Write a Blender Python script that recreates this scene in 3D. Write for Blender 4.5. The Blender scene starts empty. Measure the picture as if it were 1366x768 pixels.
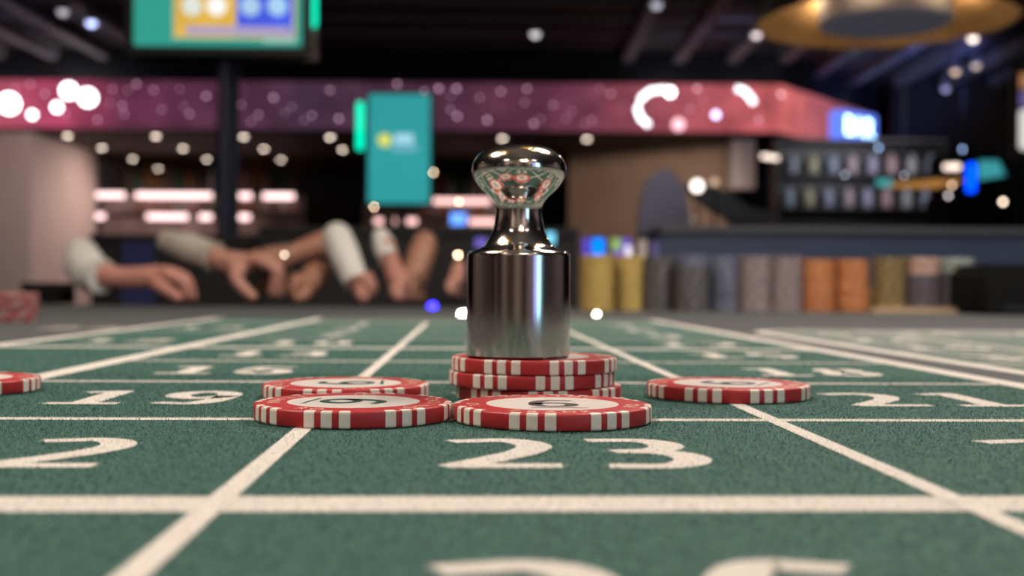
import bpy, math, random
import numpy as np
from mathutils import Vector, Matrix, Euler

random.seed(7)
rng = np.random.default_rng(7)
SC = bpy.context.scene
COL = SC.collection
PI = math.pi

# ------------------------------------------------------------------ camera, world, exposure
TZ = 0.76                     # height of the felt above the floor
CH = 0.0268                   # camera height above the felt
FPX = 1560.0                  # focal length in pixels of a 1366 px wide frame
ROLL = 0.0064
cam_d = bpy.data.cameras.new('camera')
cam_d.sensor_width = 36.0
cam_d.lens = FPX / 1366.0 * 36.0
cam_d.clip_start = 0.01
cam_d.clip_end = 100
cam_d.dof.use_dof = True
cam_d.dof.focus_distance = 0.232
cam_d.dof.aperture_fstop = 16.8
cam = bpy.data.objects.new('camera', cam_d)
COL.objects.link(cam)
cam.location = (0, 0, TZ + CH)
cam.matrix_world = Matrix.Translation((0, 0, TZ + CH)) @ Matrix.Rotation(PI / 2, 4, 'X') @ Matrix.Rotation(ROLL, 4, 'Z')
SC.camera = cam

w = bpy.data.worlds.new('room_air')
SC.world = w
w.use_nodes = True
w.node_tree.nodes['Background'].inputs[0].default_value = (0.75, 0.8, 1.0, 1)
w.node_tree.nodes['Background'].inputs[1].default_value = 0.02
SC.view_settings.view_transform = 'Standard'
SC.view_settings.look = 'None'
SC.view_settings.gamma = 1.0
SC.view_settings.exposure = 0.0
SC.view_settings.use_curve_mapping = False


def light(name, kind, loc, power, color=(1, 1, 1), size=0.3, rot=(0, 0, 0), spot=1.2, blend=0.6):
    d = bpy.data.lights.new(name, kind)
    d.energy = power
    d.color = color
    if kind == 'AREA':
        d.shape = 'DISK'
        d.size = size
    elif kind == 'SPOT':
        d.spot_size = spot
        d.spot_blend = blend
        d.shadow_soft_size = size
    else:
        d.shadow_soft_size = size
    o = bpy.data.objects.new(name, d)
    COL.objects.link(o)
    o.location = loc
    o.rotation_euler = rot
    return o


# added spots without housings: coloured washes on ceiling, walls, seat, counter and screen
def spot(loc, target, power, color, size=0.1, cone=1.2, blend=0.7):
    d = (Vector(target) - Vector(loc)).normalized()
    return light('added_spot', 'SPOT', loc, power, color, size, d.to_track_quat('-Z', 'Y').to_euler(), cone, blend)


spot((-5.2, 9.6, 2.5), (-5.0, 11.6, 3.42), 18, (0.50, 0.50, 1.0), cone=1.3)
spot((2.1, 10.2, 2.6), (2.2, 12.2, 3.42), 22, (0.62, 0.60, 1.0), cone=0.9)
spot((4.3, 10.6, 2.5), (4.5, 13.4, 3.42), 260, (0.22, 0.30, 1.0), cone=0.8)
spot((6.4, 10.6, 2.6), (6.2, 13.0, 3.42), 40, (1.0, 0.62, 0.36), cone=0.9)
spot((-4.2, 14.9, 2.52), (-5.45, 14.6, 1.3), 150, (1.0, 0.76, 0.68), 0.1, 1.9, 1.0)
spot((-3.4, 11.0, 2.6), (-5.5, 14.0, 1.5), 210, (1.0, 0.82, 0.78), 0.2, 1.3, 1.0)
spot((1.4, 10.9, 2.7), (1.5, 14.4, 1.3), 330, (1.0, 0.78, 0.62), 0.15, 1.05)
spot((1.4, 3.6, 2.9), (1.0, 6.6, 1.1), 90, (0.85, 0.84, 1.0), 0.15, 0.7)
spot((1.6, 1.3, 2.9), (1.4, 2.8, 0.8), 40, (0.70, 0.80, 1.0), 0.15, 1.6)
spot((-0.5, 1.4, 3.0), (-0.8, 3.5, 1.5), 40, (1.0, 0.85, 0.78), 0.15, 0.6)
# fill lamps added to brighten the unseen walls that the marker mirrors
light('wall_fill', 'AREA', (-1.8, -2.2, 3.3), 45, (1.0, 0.88, 0.80), 0.6, (-0.6, 0, 0))
light('wall_fill', 'AREA', (2.2, -2.2, 3.3), 45, (1.0, 0.88, 0.84), 0.6, (-0.6, 0, 0))
light('wall_fill', 'AREA', (-5.5, 2.0, 3.3), 60, (1.0, 0.88, 0.80), 0.6, (0, 0.75, 0))
light('wall_fill', 'AREA', (5.6, 2.0, 3.3), 60, (0.86, 0.84, 1.0), 0.6, (0, -0.75, 0))


# ------------------------------------------------------------------ helpers
def at(px, py, D):
    """Pixel of the 1366x768 frame and depth in metres -> world point."""
    dx, dy = px - 683.0, 384.0 - py
    c, s = math.cos(ROLL), math.sin(ROLL)
    return Vector(((c * dx - s * dy) / FPX * D, D, TZ + CH + (s * dx + c * dy) / FPX * D))


def mat(name, color, rough=0.5, metal=0.0, var=0.0, scale=40.0, bump=0.0, spec=0.5, sheen=0.0, coat=0.0, aniso=0.0, stretch=None):
    m = bpy.data.materials.new(name)
    m.use_nodes = True
    nt = m.node_tree
    b = nt.nodes['Principled BSDF']
    b.inputs['Base Color'].default_value = (*color, 1)
    b.inputs['Roughness'].default_value = rough
    b.inputs['Metallic'].default_value = metal
    b.inputs['Specular IOR Level'].default_value = spec
    if sheen:
        b.inputs['Sheen Weight'].default_value = sheen
    if coat:
        b.inputs['Coat Weight'].default_value = coat
        b.inputs['Coat Roughness'].default_value = 0.15
    if aniso:
        b.inputs['Anisotropic'].default_value = aniso
    if var or bump:
        tc = nt.nodes.new('ShaderNodeTexCoord')
        n = nt.nodes.new('ShaderNodeTexNoise')
        n.inputs['Scale'].default_value = scale
        n.inputs['Detail'].default_value = 4
        if stretch:
            mp = nt.nodes.new('ShaderNodeMapping')
            mp.inputs['Scale'].default_value = stretch
            nt.links.new(tc.outputs['Object'], mp.inputs['Vector'])
            nt.links.new(mp.outputs['Vector'], n.inputs['Vector'])
        else:
            nt.links.new(tc.outputs['Object'], n.inputs['Vector'])
        if var:
            r = nt.nodes.new('ShaderNodeValToRGB')
            r.color_ramp.elements[0].position = 0.3
            r.color_ramp.elements[1].position = 0.7
            r.color_ramp.elements[0].color = (*[max(0, c * (1 - var)) for c in color], 1)
            r.color_ramp.elements[1].color = (*[min(1, c * (1 + var)) for c in color], 1)
            nt.links.new(n.outputs['Fac'], r.inputs['Fac'])
            nt.links.new(r.outputs['Color'], b.inputs['Base Color'])
        if bump:
            bp = nt.nodes.new('ShaderNodeBump')
            bp.inputs['Strength'].default_value = bump
            bp.inputs['Distance'].default_value = 0.002
            nt.links.new(n.outputs['Fac'], bp.inputs['Height'])
            nt.links.new(bp.outputs['Normal'], b.inputs['Normal'])
    return m


def glow(name, color, strength, sample=False, var=0.0, scale=10.0):
    m = bpy.data.materials.new(name)
    m.use_nodes = True
    nt = m.node_tree
    nt.nodes.remove(nt.nodes['Principled BSDF'])
    e = nt.nodes.new('ShaderNodeEmission')
    e.inputs[0].default_value = (*color, 1)
    e.inputs[1].default_value = strength
    if var:
        tc = nt.nodes.new('ShaderNodeTexCoord')
        n = nt.nodes.new('ShaderNodeTexNoise')
        n.inputs['Scale'].default_value = scale
        nt.links.new(tc.outputs['Object'], n.inputs['Vector'])
        mr = nt.nodes.new('ShaderNodeMapRange')
        mr.inputs['To Min'].default_value = strength * (1 - var)
        mr.inputs['To Max'].default_value = strength * (1 + var)
        nt.links.new(n.outputs['Fac'], mr.inputs['Value'])
        nt.links.new(mr.outputs['Result'], e.inputs[1])
    nt.links.new(e.outputs[0], nt.nodes['Material Output'].inputs['Surface'])
    m.cycles.emission_sampling = 'AUTO' if sample else 'NONE'
    return m


class MB:
    """Collects vertices and faces of one mesh."""

    def __init__(self):
        self.v, self.f = [], []

    def add(self, vs, fs):
        k = len(self.v)
        self.v += [tuple(p) for p in vs]
        self.f += [tuple(i + k for i in q) for q in fs]
        return self

    def box(self, lo, hi, M=None):
        (x0, y0, z0), (x1, y1, z1) = lo, hi
        vs = [Vector(p) for p in ((x0, y0, z0), (x1, y0, z0), (x1, y1, z0), (x0, y1, z0), (x0, y0, z1), (x1, y0, z1), (x1, y1, z1), (x0, y1, z1))]
        if M:
            vs = [M @ p for p in vs]
        return self.add(vs, [(3, 2, 1, 0), (4, 5, 6, 7), (0, 1, 5, 4), (1, 2, 6, 5), (2, 3, 7, 6), (3, 0, 4, 7)])

    def rbox(self, lo, hi, r, seg=4, axis='y', M=None):
        """Box with the four edges along AXIS rounded."""
        ax = 'xyz'.index(axis)
        a, b = [i for i in range(3) if i != ax]
        pts = []
        for (ca, cb, t0) in ((hi[a] - r, hi[b] - r, 0), (lo[a] + r, hi[b] - r, 90), (lo[a] + r, lo[b] + r, 180), (hi[a] - r, lo[b] + r, 270)):
            for i in range(seg + 1):
                t = math.radians(t0 + 90 * i / seg)
                pts.append((ca + r * math.cos(t), cb + r * math.sin(t)))
        n = len(pts)
        vs = []
        for e in (lo[ax], hi[ax]):
            for p in pts:
                q = [0, 0, 0]
                q[a], q[b], q[ax] = p[0], p[1], e
                vs.append(M @ Vector(q) if M else Vector(q))
        fs = [tuple(range(n)), tuple(range(2 * n - 1, n - 1, -1))]
        fs += [(i, i + n, (i + 1) % n + n, (i + 1) % n) for i in range(n)]
        return self.add(vs, fs)

    def lathe(self, prof, seg=32, c=(0, 0, 0), closed=False, M=None):
        """Profile of (radius, z) about Z. A radius of 0 closes to a point."""
        vs, rings = [], []
        k = 0
        for (r, z) in prof:
            if r <= 1e-9:
                rings.append([k])
                vs.append(Vector((c[0], c[1], c[2] + z)))
                k += 1
            else:
                rings.append(list(range(k, k + seg)))
                vs += [Vector((c[0] + r * math.cos(2 * PI * i / seg), c[1] + r * math.sin(2 * PI * i / seg), c[2] + z)) for i in range(seg)]
                k += seg
        if M:
            vs = [M @ p for p in vs]
        fs = []
        pairs = list(zip(rings, rings[1:])) + ([(rings[-1], rings[0])] if closed else [])
        for A, B in pairs:
            for i in range(seg):
                j = (i + 1) % seg
                if len(A) == 1 and len(B) == 1:
                    continue
                if len(A) == 1:
                    fs.append((A[0], B[j], B[i]))
                elif len(B) == 1:
                    fs.append((A[i], A[j], B[0]))
                else:
                    fs.append((A[i], A[j], B[j], B[i]))
        return self.add(vs, fs)

    def tube(self, pts, rad, seg=10, caps=True):
        pts = [Vector(p) for p in pts]
        rad = rad if isinstance(rad, (list, tuple)) else [rad] * len(pts)
        vs = []
        up = Vector((0, 0, 1))
        for i, p in enumerate(pts):
            d = (pts[min(i + 1, len(pts) - 1)] - pts[max(i - 1, 0)]).normalized()
            a = d.cross(up)
            if a.length < 1e-3:
                a = d.cross(Vector((1, 0, 0)))
            a.normalize()
            b = a.cross(d)
            vs += [p + (a * math.cos(2 * PI * k / seg) + b * math.sin(2 * PI * k / seg)) * rad[i] for k in range(seg)]
        fs = []
        for i in range(len(pts) - 1):
            for k in range(seg):
                l = (k + 1) % seg
                fs.append((i * seg + k, i * seg + l, (i + 1) * seg + l, (i + 1) * seg + k))
        if caps:
            fs += [tuple(range(seg - 1, -1, -1)), tuple(range((len(pts) - 1) * seg, len(pts) * seg))]
        return self.add(vs, fs)

    def ball(self, c, r, seg=16, rings=8, sq=(1, 1, 1)):
        prof = [(r * math.sin(PI * i / rings), -r * math.cos(PI * i / rings)) for i in range(rings + 1)]
        M = Matrix.Translation(c) @ Matrix.Diagonal((*sq, 1))
        prof[0] = (0, prof[0][1])
        prof[-1] = (0, prof[-1][1])
        return self.lathe(prof, seg, M=M)

    def mesh(self, name):
        me = bpy.data.meshes.new(name)
        me.from_pydata(self.v, [], self.f)
        me.update()
        return me


def obj(name, src, material=None, parent=None, loc=(0, 0, 0), smooth=False, angle=None):
    me = src.mesh(name) if isinstance(src, MB) else src
    if material is not None and not me.materials:
        me.materials.append(material)
    if smooth:
        me.polygons.foreach_set('use_smooth', [True] * len(me.polygons))
        if angle:
            me.set_sharp_from_angle(angle=math.radians(angle))
    o = bpy.data.objects.new(name, me)
    COL.objects.link(o)
    o.location = loc
    if parent is not None:
        o.parent = parent
    return o


def tag(o, label, cat, group=None):
    o['label'] = label
    o['category'] = cat
    if group:
        o['group'] = group
    return o


def empty(name, loc=(0, 0, 0), label=None, cat=None, group=None, rz=0.0):
    o = bpy.data.objects.new(name, None)
    o.empty_display_size = 0.05
    COL.objects.link(o)
    o.location = loc
    o.rotation_euler = (0, 0, rz)
    if label:
        tag(o, label, cat, group)
    return o


def struct(name, src, material, parent=None, smooth=False):
    o = obj(name, src, material, parent, smooth=smooth)
    if parent is None:
        o['kind'] = 'structure'
    return o


def copy_tree(o, parent=None):
    c = o.copy()
    COL.objects.link(c)
    if parent is not None:
        c.parent = parent
    for ch in list(o.children):
        copy_tree(ch, c)
    return c


def text_mb(s, size, M, spacing=1.0):
    """Flat lettering of the built-in font, centred, placed by the matrix M."""
    cu = bpy.data.curves.new('lettering', 'FONT')
    cu.body = s
    cu.size = size
    cu.align_x = 'CENTER'
    cu.align_y = 'CENTER'
    cu.space_character = spacing
    o = bpy.data.objects.new('lettering', cu)
    COL.objects.link(o)
    dg = bpy.context.evaluated_depsgraph_get()
    dg.update()
    me = o.evaluated_get(dg).to_mesh()
    mb = MB().add([M @ v.co for v in me.vertices], [tuple(p.vertices) for p in me.polygons])
    o.evaluated_get(dg).to_mesh_clear()
    bpy.data.objects.remove(o)
    bpy.data.curves.remove(cu)
    return mb


ORD = 'first second third fourth fifth sixth seventh eighth ninth tenth eleventh twelfth thirteenth fourteenth fifteenth sixteenth seventeenth eighteenth nineteenth twentieth'.split()

# ------------------------------------------------------------------ room shell
M_floor = mat('dark carpet', (0.03, 0.022, 0.025), 0.9, var=0.4, scale=14)
M_warm = mat('taupe wall paint', (0.34, 0.27, 0.235), 0.7, var=0.15, scale=1.2)
M_black = mat('black paint', (0.006, 0.006, 0.008), 0.8)
M_dark = mat('dark plaster', (0.014, 0.012, 0.013), 0.7, var=0.2, scale=3)
M_ceil = mat('charcoal ceiling', (0.035, 0.032, 0.036), 0.8, var=0.2, scale=4)
M_baffle = mat('grey ceiling baffle', (0.20, 0.19, 0.21), 0.6, var=0.15, scale=6)
M_soffit = mat('dark brown soffit', (0.075, 0.05, 0.042), 0.7, var=0.15, scale=3)
M_beige = mat('beige wall paint', (0.55, 0.44, 0.40), 0.6, var=0.05, scale=2)
M_greyw = mat('grey wall paint', (0.16, 0.14, 0.15), 0.6, var=0.05, scale=2)
M_brown = mat('brown wall paint', (0.24, 0.165, 0.125), 0.65, var=0.12, scale=1.5)
M_pale = mat('pale wall paint', (0.52, 0.46, 0.47), 0.6)

struct('floor', MB().box((-8, -5, -0.1), (8.5, 19, 0)), M_floor)
struct('wall_back', MB().box((-8, 18.4, 0), (8.5, 18.6, 3.6)), M_dark)
struct('wall_right', MB().box((8.3, -3.5, 0), (8.5, 5.0, 3.42)), M_warm)
struct('wall_right', MB().box((8.3, 5.0, 0), (8.5, 18.4, 3.42)), M_dark)
struct('wall_front', MB().box((-8, -3.7, 0), (8.5, -3.5, 3.42)), M_warm)
struct('wall_left', MB().box((-8.2, -3.5, 0), (-8, 5.0, 3.42)), M_warm)
struct('wall_left', MB().box((-8.2, 5.0, 0), (-8, 18.4, 3.42)), M_dark)
struct('ceiling', MB().box((-8, -3.5, 3.42), (8.5, 6.0, 3.6)), mat('grey ceiling', (0.30, 0.28, 0.27), 0.8, var=0.1, scale=3))  # paler than the rest: the lit ceiling's brightness is put into its colour
ceil = struct('ceiling', MB().box((-8, 6.0, 3.42), (8.5, 18.4, 3.6)), M_ceil)
for i in range(-13, 15):
    x = i * 0.58 + 0.1
    if -2.2 < x < 1.0:
        continue
    obj('ceiling_baffle', MB().box((x - 0.06, 9.2, 3.30), (x + 0.06, 13.0 if x < 3.2 else 14.4, 3.42)), M_baffle, ceil)
for y in (9.9, 10.7, 11.35, 12.05):
    obj('ceiling_rail', MB().box((-8, y - 0.02, 3.385), (8.3, y + 0.02, 3.42)), M_baffle, ceil)
# bulkhead above the lit fascia of the bar, the soffit behind it
X_COR, Y_F = 2.98, 13.0
struct('trim_1', MB().box((-8, Y_F, 3.07), (X_COR, Y_F + 0.12, 3.42)).add(
    [(X_COR, Y_F, 3.07), (4.9, 15.45, 3.07), (4.9, 15.57, 3.07), (X_COR, Y_F + 0.12, 3.07), (X_COR, Y_F, 3.42), (4.9, 15.45, 3.42), (4.9, 15.57, 3.42), (X_COR, Y_F + 0.12, 3.42)],
    [(3, 2, 1, 0), (4, 5, 6, 7), (0, 1, 5, 4), (1, 2, 6, 5), (2, 3, 7, 6), (3, 0, 4, 7)]), M_black)
struct('soffit', MB().box((-8, Y_F + 0.14, 2.54), (X_COR - 0.1, 18.4, 2.62)), M_soffit)
struct('wall_end', MB().box((4.72, 14.5, 0), (8.3, 14.7, 3.42)), M_black)


def backlit(name, stops, strength):
    """Backlit fabric: colour runs along the panel's own X."""
    m = bpy.data.materials.new(name)
    m.use_nodes = True
    nt = m.node_tree
    nt.nodes.remove(nt.nodes['Principled BSDF'])
    tc = nt.nodes.new('ShaderNodeTexCoord')
    sx = nt.nodes.new('ShaderNodeSeparateXYZ')
    nt.links.new(tc.outputs['Generated'], sx.inputs[0])
    r = nt.nodes.new('ShaderNodeValToRGB')
    els = r.color_ramp.elements
    while len(els) < len(stops):
        els.new(0.5)
    for e, (p, c) in zip(els, stops):
        e.position = p
        e.color = (*c, 1)
    nt.links.new(sx.outputs['X'], r.inputs['Fac'])
    n = nt.nodes.new('ShaderNodeTexNoise')
    n.inputs['Scale'].default_value = 3.5
    n.inputs['Detail'].default_value = 5
    nt.links.new(tc.outputs['Object'], n.inputs['Vector'])
    mr = nt.nodes.new('ShaderNodeMapRange')
    mr.inputs['From Min'].default_value = 0.3
    mr.inputs['From Max'].default_value = 0.7
    mr.inputs['To Min'].default_value = strength * 0.7
    mr.inputs['To Max'].default_value = strength * 1.25
    nt.links.new(n.outputs['Fac'], mr.inputs['Value'])
    e = nt.nodes.new('ShaderNodeEmission')
    nt.links.new(r.outputs['Color'], e.inputs[0])
    nt.links.new(mr.outputs['Result'], e.inputs[1])
    nt.links.new(e.outputs[0], nt.nodes['Material Output'].inputs['Surface'])
    return m


M_f1 = backlit('backlit pink fabric', [(0, (0.55, 0.13, 0.18)), (0.12, (0.50, 0.07, 0.15)), (0.20, (0.15, 0.035, 0.075)), (0.42, (0.075, 0.035, 0.065)), (0.6, (0.085, 0.03, 0.055)),
                                       (0.76, (0.17, 0.045, 0.08)), (0.86, (0.40, 0.09, 0.12)), (1.0, (0.66, 0.14, 0.15))], 0.9)
M_f2 = backlit('backlit coral fabric', [(0, (0.70, 0.16, 0.155)), (0.35, (0.52, 0.13, 0.16)), (0.7, (0.33, 0.10, 0.13)), (1.0, (0.2, 0.07, 0.09))], 0.9)
t2 = struct('trim_2', MB().box((-6.2, Y_F, 2.55), (X_COR, Y_F + 0.12, 3.065)), M_f1)
struct('trim_3', MB().add(
    [(X_COR, Y_F, 2.55), (4.55, 15.0, 2.55), (4.55, 15.12, 2.55), (X_COR, Y_F + 0.12, 2.55), (X_COR, Y_F, 3.065), (4.55, 15.0, 3.065), (4.55, 15.12, 3.065), (X_COR, Y_F + 0.12, 3.065)],
    [(3, 2, 1, 0), (4, 5, 6, 7), (0, 1, 5, 4), (1, 2, 6, 5), (2, 3, 7, 6), (3, 0, 4, 7)]), M_f2)

# sequins on the fascia, their glints put in as a glow
M_seq = glow('mauve sequin glint', (0.62, 0.36, 0.50), 2.6)
seq_px = [(150, 119), (170, 121), (182, 112), (146, 137), (163, 141), (166, 152), (240, 119), (253, 152), (245, 142), (345, 153), (380, 151), (389, 142), (416, 154), (365, 130), (406, 160),
          (335, 162), (566, 122), (609, 118), (574, 156), (601, 146), (585, 118), (601, 128), (610, 155), (700, 137), (721, 159), (763, 148), (790, 160), (712, 165), (755, 158), (668, 122),
          (703, 118), (738, 140), (815, 125), (800, 118), (780, 165), (20, 118), (60, 125), (40, 112), (88, 152), (130, 160), (205, 120), (216, 146), (275, 128), (312, 115), (322, 140), (300, 155),
          (440, 120), (452, 158), (530, 112), (640, 130), (650, 160), (938, 132), (920, 145), (1012, 160)]
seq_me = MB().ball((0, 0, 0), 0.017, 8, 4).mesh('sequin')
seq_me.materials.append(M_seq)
for p in seq_px:
    o = obj('sequin', seq_me, None, t2)
    o.location = at(p[0], p[1], Y_F - 0.01)
    o.scale = [random.uniform(0.5, 1.25)] * 3

# walls under the soffit
wp = struct('wall_partition', MB().box((-8, 13.35, 0), (-5.50, 15.45, 2.54)), M_beige)
struct('wall_niche', MB().box((-8, 15.45, 0), (-5.64, 18.4, 2.54)), M_greyw)
struct('wall_brown', MB().add(
    [(0.72, 15.1, 0), (2.52, 13.85, 0), (2.62, 13.99, 0), (0.82, 15.24, 0), (0.72, 15.1, 2.54), (2.52, 13.85, 2.54), (2.62, 13.99, 2.54), (0.82, 15.24, 2.54)],
    [(3, 2, 1, 0), (4, 5, 6, 7), (0, 1, 5, 4), (1, 2, 6, 5), (2, 3, 7, 6), (3, 0, 4, 7)]), M_brown)
struct('wall_pier', MB().box((2.53, 13.5, 1.95), (2.80, 13.84, 2.52)), M_pale)

# ------------------------------------------------------------------ recessed downlights in the soffit
M_can = mat('white enamel ring', (0.6, 0.56, 0.5), 0.4)
M_dl = glow('warm downlight lens', (1.0, 0.82, 0.66), 11)
dl_rows = [(13.7, [90, 208, 325, 440, 557, 670, 783]), (14.9, [136, 244, 352, 457]), (16.15, [177, 276, 375]), (17.5, [211])]
dl0 = None
for r, (y, xs) in enumerate(dl_rows):
    for k, px in enumerate(xs):
        x = at(px, 190, y).x
        if dl0 is None:
            dl0 = empty('downlight', (0, 0, 0))
            obj('ring', MB().lathe([(0.035, -0.004), (0.055, -0.004), (0.055, 0.0), (0.035, 0.0)], 20, closed=True), M_can, dl0)
            obj('lens', MB().lathe([(0, -0.012), (0.02, -0.011), (0.034, -0.004), (0.034, 0.0), (0, 0)], 20), M_dl, dl0, smooth=True)
            o = dl0
        else:
            o = copy_tree(dl0)
        o.location = (x, y, 2.54)
        lab = 'round warm downlight in the bar soffit, %s row, %s from the beige wall' % (('front', 'second', 'third', 'last')[r], ORD[k])
        tag(o, lab, 'downlight', 'downlights in the bar soffit')

# ------------------------------------------------------------------ the back bar: shelves, LED strips, bottles
M_shelf = mat('black shelf', (0.02, 0.017, 0.018), 0.4)
M_strip = glow('rosy LED strip', (1.0, 0.68, 0.66), 2.6, sample=True)
M_strip2 = glow('rosy LED strip dim', (1.0, 0.58, 0.54), 2.0, sample=True)
YB = 15.75


def shelf_unit(label, x0, x1, rows):
    root = empty('bar_shelf', (0, 0, 0), label, 'shelf')
    for (py, segs, m) in rows:
        z = at(400, py, YB).z
        obj('shelf_board', MB().box((x0, YB - 0.12, z + 0.03), (x1, YB + 0.2, z + 0.055)), M_shelf, root)
        for a, b in segs:
            A, B = at(a + 6, py, YB - 0.14), at(b - 6, py, YB - 0.14)
            obj('light_strip', MB().box((A.x, A.y - 0.01, z - 0.045), (B.x, A.y + 0.02, z + 0.028)), m, root)
    for x in (x0, (x0 + x1) / 2, x1 - 0.03):
        obj('upright', MB().box((x, YB + 0.17, 0), (x + 0.03, YB + 0.2, at(400, rows[0][0], YB).z + 0.06)), M_shelf, root)
    z0, z1 = at(400, 316, YB).z, at(400, rows[0][0], YB).z
    obj('back_panel', MB().box((x0, YB + 0.165, z0), (x1, YB + 0.17, z1)), M_backp, root)
    return root


M_backp = mat('pink glow panel', (0.42, 0.30, 0.28), 0.6, var=0.3, scale=5)  # panel added to carry the strips' pink glow, partly by its own colour
XL, XM = at(112, 0, YB).x, at(405, 0, YB).x
shelf_unit('back bar shelves with two broken rosy light strips beside the beige wall', XL + 0.2, XM, [(262, [(113, 172), (175, 288), (300, 341), (345, 398)], M_strip), (290, [(113, 145), (190, 256), (260, 288), (301, 339)], M_strip)])
XA, XB = at(485, 0, YB).x, at(672, 0, YB).x
shelf_unit('back bar shelves with rosy strip behind the steel marker', XA, XB, [(267, [(563, 660)], M_strip2), (294, [(494, 516), (520, 534), (537, 562), (620, 668)], M_strip2)])

bottle_cols = [('amber', (0.32, 0.12, 0.03)), ('clear', (0.35, 0.32, 0.30)), ('green', (0.05, 0.12, 0.06)), ('brown', (0.14, 0.07, 0.04)), ('pink', (0.45, 0.2, 0.18))]
BM = {n: mat(n + ' glass bottle', c, 0.25, spec=0.6) for n, c in bottle_cols}
M_lab = mat('paper label', (0.55, 0.5, 0.45), 0.6)
bprof = [(0, 0), (0.036, 0), (0.038, 0.01), (0.038, 0.17), (0.030, 0.20), (0.014, 0.225), (0.013, 0.29), (0.015, 0.295), (0.015, 0.31), (0, 0.31)]
bottle_me = {}
for n in BM:
    me = MB().lathe(bprof, 10).mesh('bottle')
    me.materials.append(BM[n])
    me.polygons.foreach_set('use_smooth', [True] * len(me.polygons))
    bottle_me[n] = me


def bottle_row(px0, px1, py, count, where, group, D=YB, h=1.0, names=None):
    z = at(400, py, D).z + 0.055
    for k in range(count):
        px = px0 + (px1 - px0) * (k + 0.5) / count + random.uniform(-2, 2)
        n = names[k] if names else random.choice([b[0] for b in bottle_cols])
        o = obj('bottle', bottle_me[n], None)
        p = at(px, py, D)
        o.location = (p.x, D + 0.03 + random.uniform(0, 0.06), z)
        s = h * random.uniform(0.85, 1.15)
        o.scale = (random.uniform(0.9, 1.3), 1, s)
        tag(o, '%s bottle on %s, %s from the wall end' % (n, where, ORD[k]), 'bottle', group)


bottle_row(165, 288, 262, 11, 'upper back bar shelf by the beige wall', 'bottles on the upper back bar shelf')
bottle_row(302, 398, 262, 8, 'upper back bar shelf behind the screen post', 'bottles on the upper back bar shelf')
bottle_row(180, 288, 290, 9, 'lower back bar shelf by the beige wall', 'bottles on the lower back bar shelf', h=0.62)
bottle_row(302, 398, 290, 7, 'lower back bar shelf behind the screen post', 'bottles on the lower back bar shelf', h=0.62)
bottle_row(570, 665, 267, 8, 'upper bar shelf beside the steel marker', 'bottles behind the steel marker')
bottle_row(495, 660, 294, 11, 'lower bar shelf beside the steel marker', 'bottles behind the steel marker', h=0.62)
# small orange lamps low in the back bar
M_or = glow('orange lamp glass', (1.0, 0.42, 0.14), 3.0)
for px, py, lab in ((320, 303, 'orange glass lamp glowing below the bar shelf behind the screen post'), (380, 291, 'orange glass lamp glowing at the free end of the bar shelf'),
                    (222, 305, 'orange glass lamp glowing under the lower bar shelf')):
    p = at(px, py, 17.6)
    o = empty('bar_lamp', p, lab, 'lamp', 'orange lamps at the bar')
    obj('globe', MB().ball((0, 0, 0), 0.06, 12, 8), M_or, o, smooth=True)
    obj('stem', MB().lathe([(0.012, -p.z), (0.012, -0.05)], 8), M_shelf, o)
    obj('foot', MB().lathe([(0, -p.z + 0.02), (0.09, -p.z + 0.02), (0.09, -p.z), (0, -p.z)], 12), M_shelf, o)

# ------------------------------------------------------------------ bulbs and neon on the fascia
M_bulb = glow('white globe light', (1.0, 0.93, 0.95), 7.0)
M_neon = glow('white neon', (0.93, 0.93, 1.0), 3.6)
M_bulb_l = glow('pale violet light', (0.62, 0.6, 1.0), 5.0)
M_bulb_p = glow('pale pink light', (1.0, 0.55, 0.62), 2.0)
M_sock = mat('lamp socket', (0.1, 0.1, 0.1), 0.5)
px_m = Y_F / FPX
for px, py, r, m, lab in (
        (12, 138, 13, M_bulb, 'big white globe light at the wall end of the pink fascia'), (43, 153, 5, M_bulb, 'small white globe light low on the pink fascia beside the biggest globe'),
        (76, 143, 6, M_bulb, 'white globe light on the pink fascia below the pair of large ones'), (92, 121, 10, M_bulb, 'white globe light, upper one of the large pair on the pink fascia'),
        (117, 130, 11, M_bulb, 'white globe light, lower one of the large pair on the pink fascia'), (894, 123, 6, M_bulb, 'white globe light beside the curved neon tube on the fascia'),
        (930, 118, 2.5, M_bulb_p, 'faint pink globe light right of the curved neon tube'), (905, 166, 8, M_bulb_p, 'faint pink globe light low under the curved neon tube'),
        (955, 153, 4.5, M_bulb_l, 'pale violet globe light between the two neon tubes'), (1042, 126, 3.0, M_bulb_p, 'small pink globe light at the corner of the coral fascia')):
    c = at(px, py, Y_F - 0.10)
    o = empty('globe_light', c, lab, 'light', 'globe lights on the bar fascia')
    obj('globe', MB().ball((0, 0, 0), r * px_m, 14, 8), m, o, smooth=True)
    obj('socket', MB().tube([(0, 0.0, 0), (0, 0.10, 0)], 0.02, 8), M_sock, o)
for pts, r, m, lab in (([(888, 119), (868, 121), (855, 131), (850, 145), (855, 158), (866, 167)], 0.030, M_neon, 'thick curved neon tube like the letter C on the fascia'),
                       ([(982, 118), (993, 121), (1001, 130), (1006, 138)], 0.030, M_neon, 'short bent neon tube near the corner of the fascia')):
    q = [at(a, b, Y_F - 0.06) for a, b in pts]
    o = empty('neon_tube', q[0], lab, 'neon light')
    obj('glass_tube', MB().tube([p - q[0] for p in q], r, 8), m, o, smooth=True)
    obj('clip', MB().tube([Vector((0, 0.0, 0)), Vector((0, 0.06, 0))], 0.02, 8), M_sock, o)
    obj('clip', MB().tube([q[-1] - q[0], q[-1] - q[0] + Vector((0, 0.06, 0))], 0.02, 8), M_sock, o)

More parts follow.
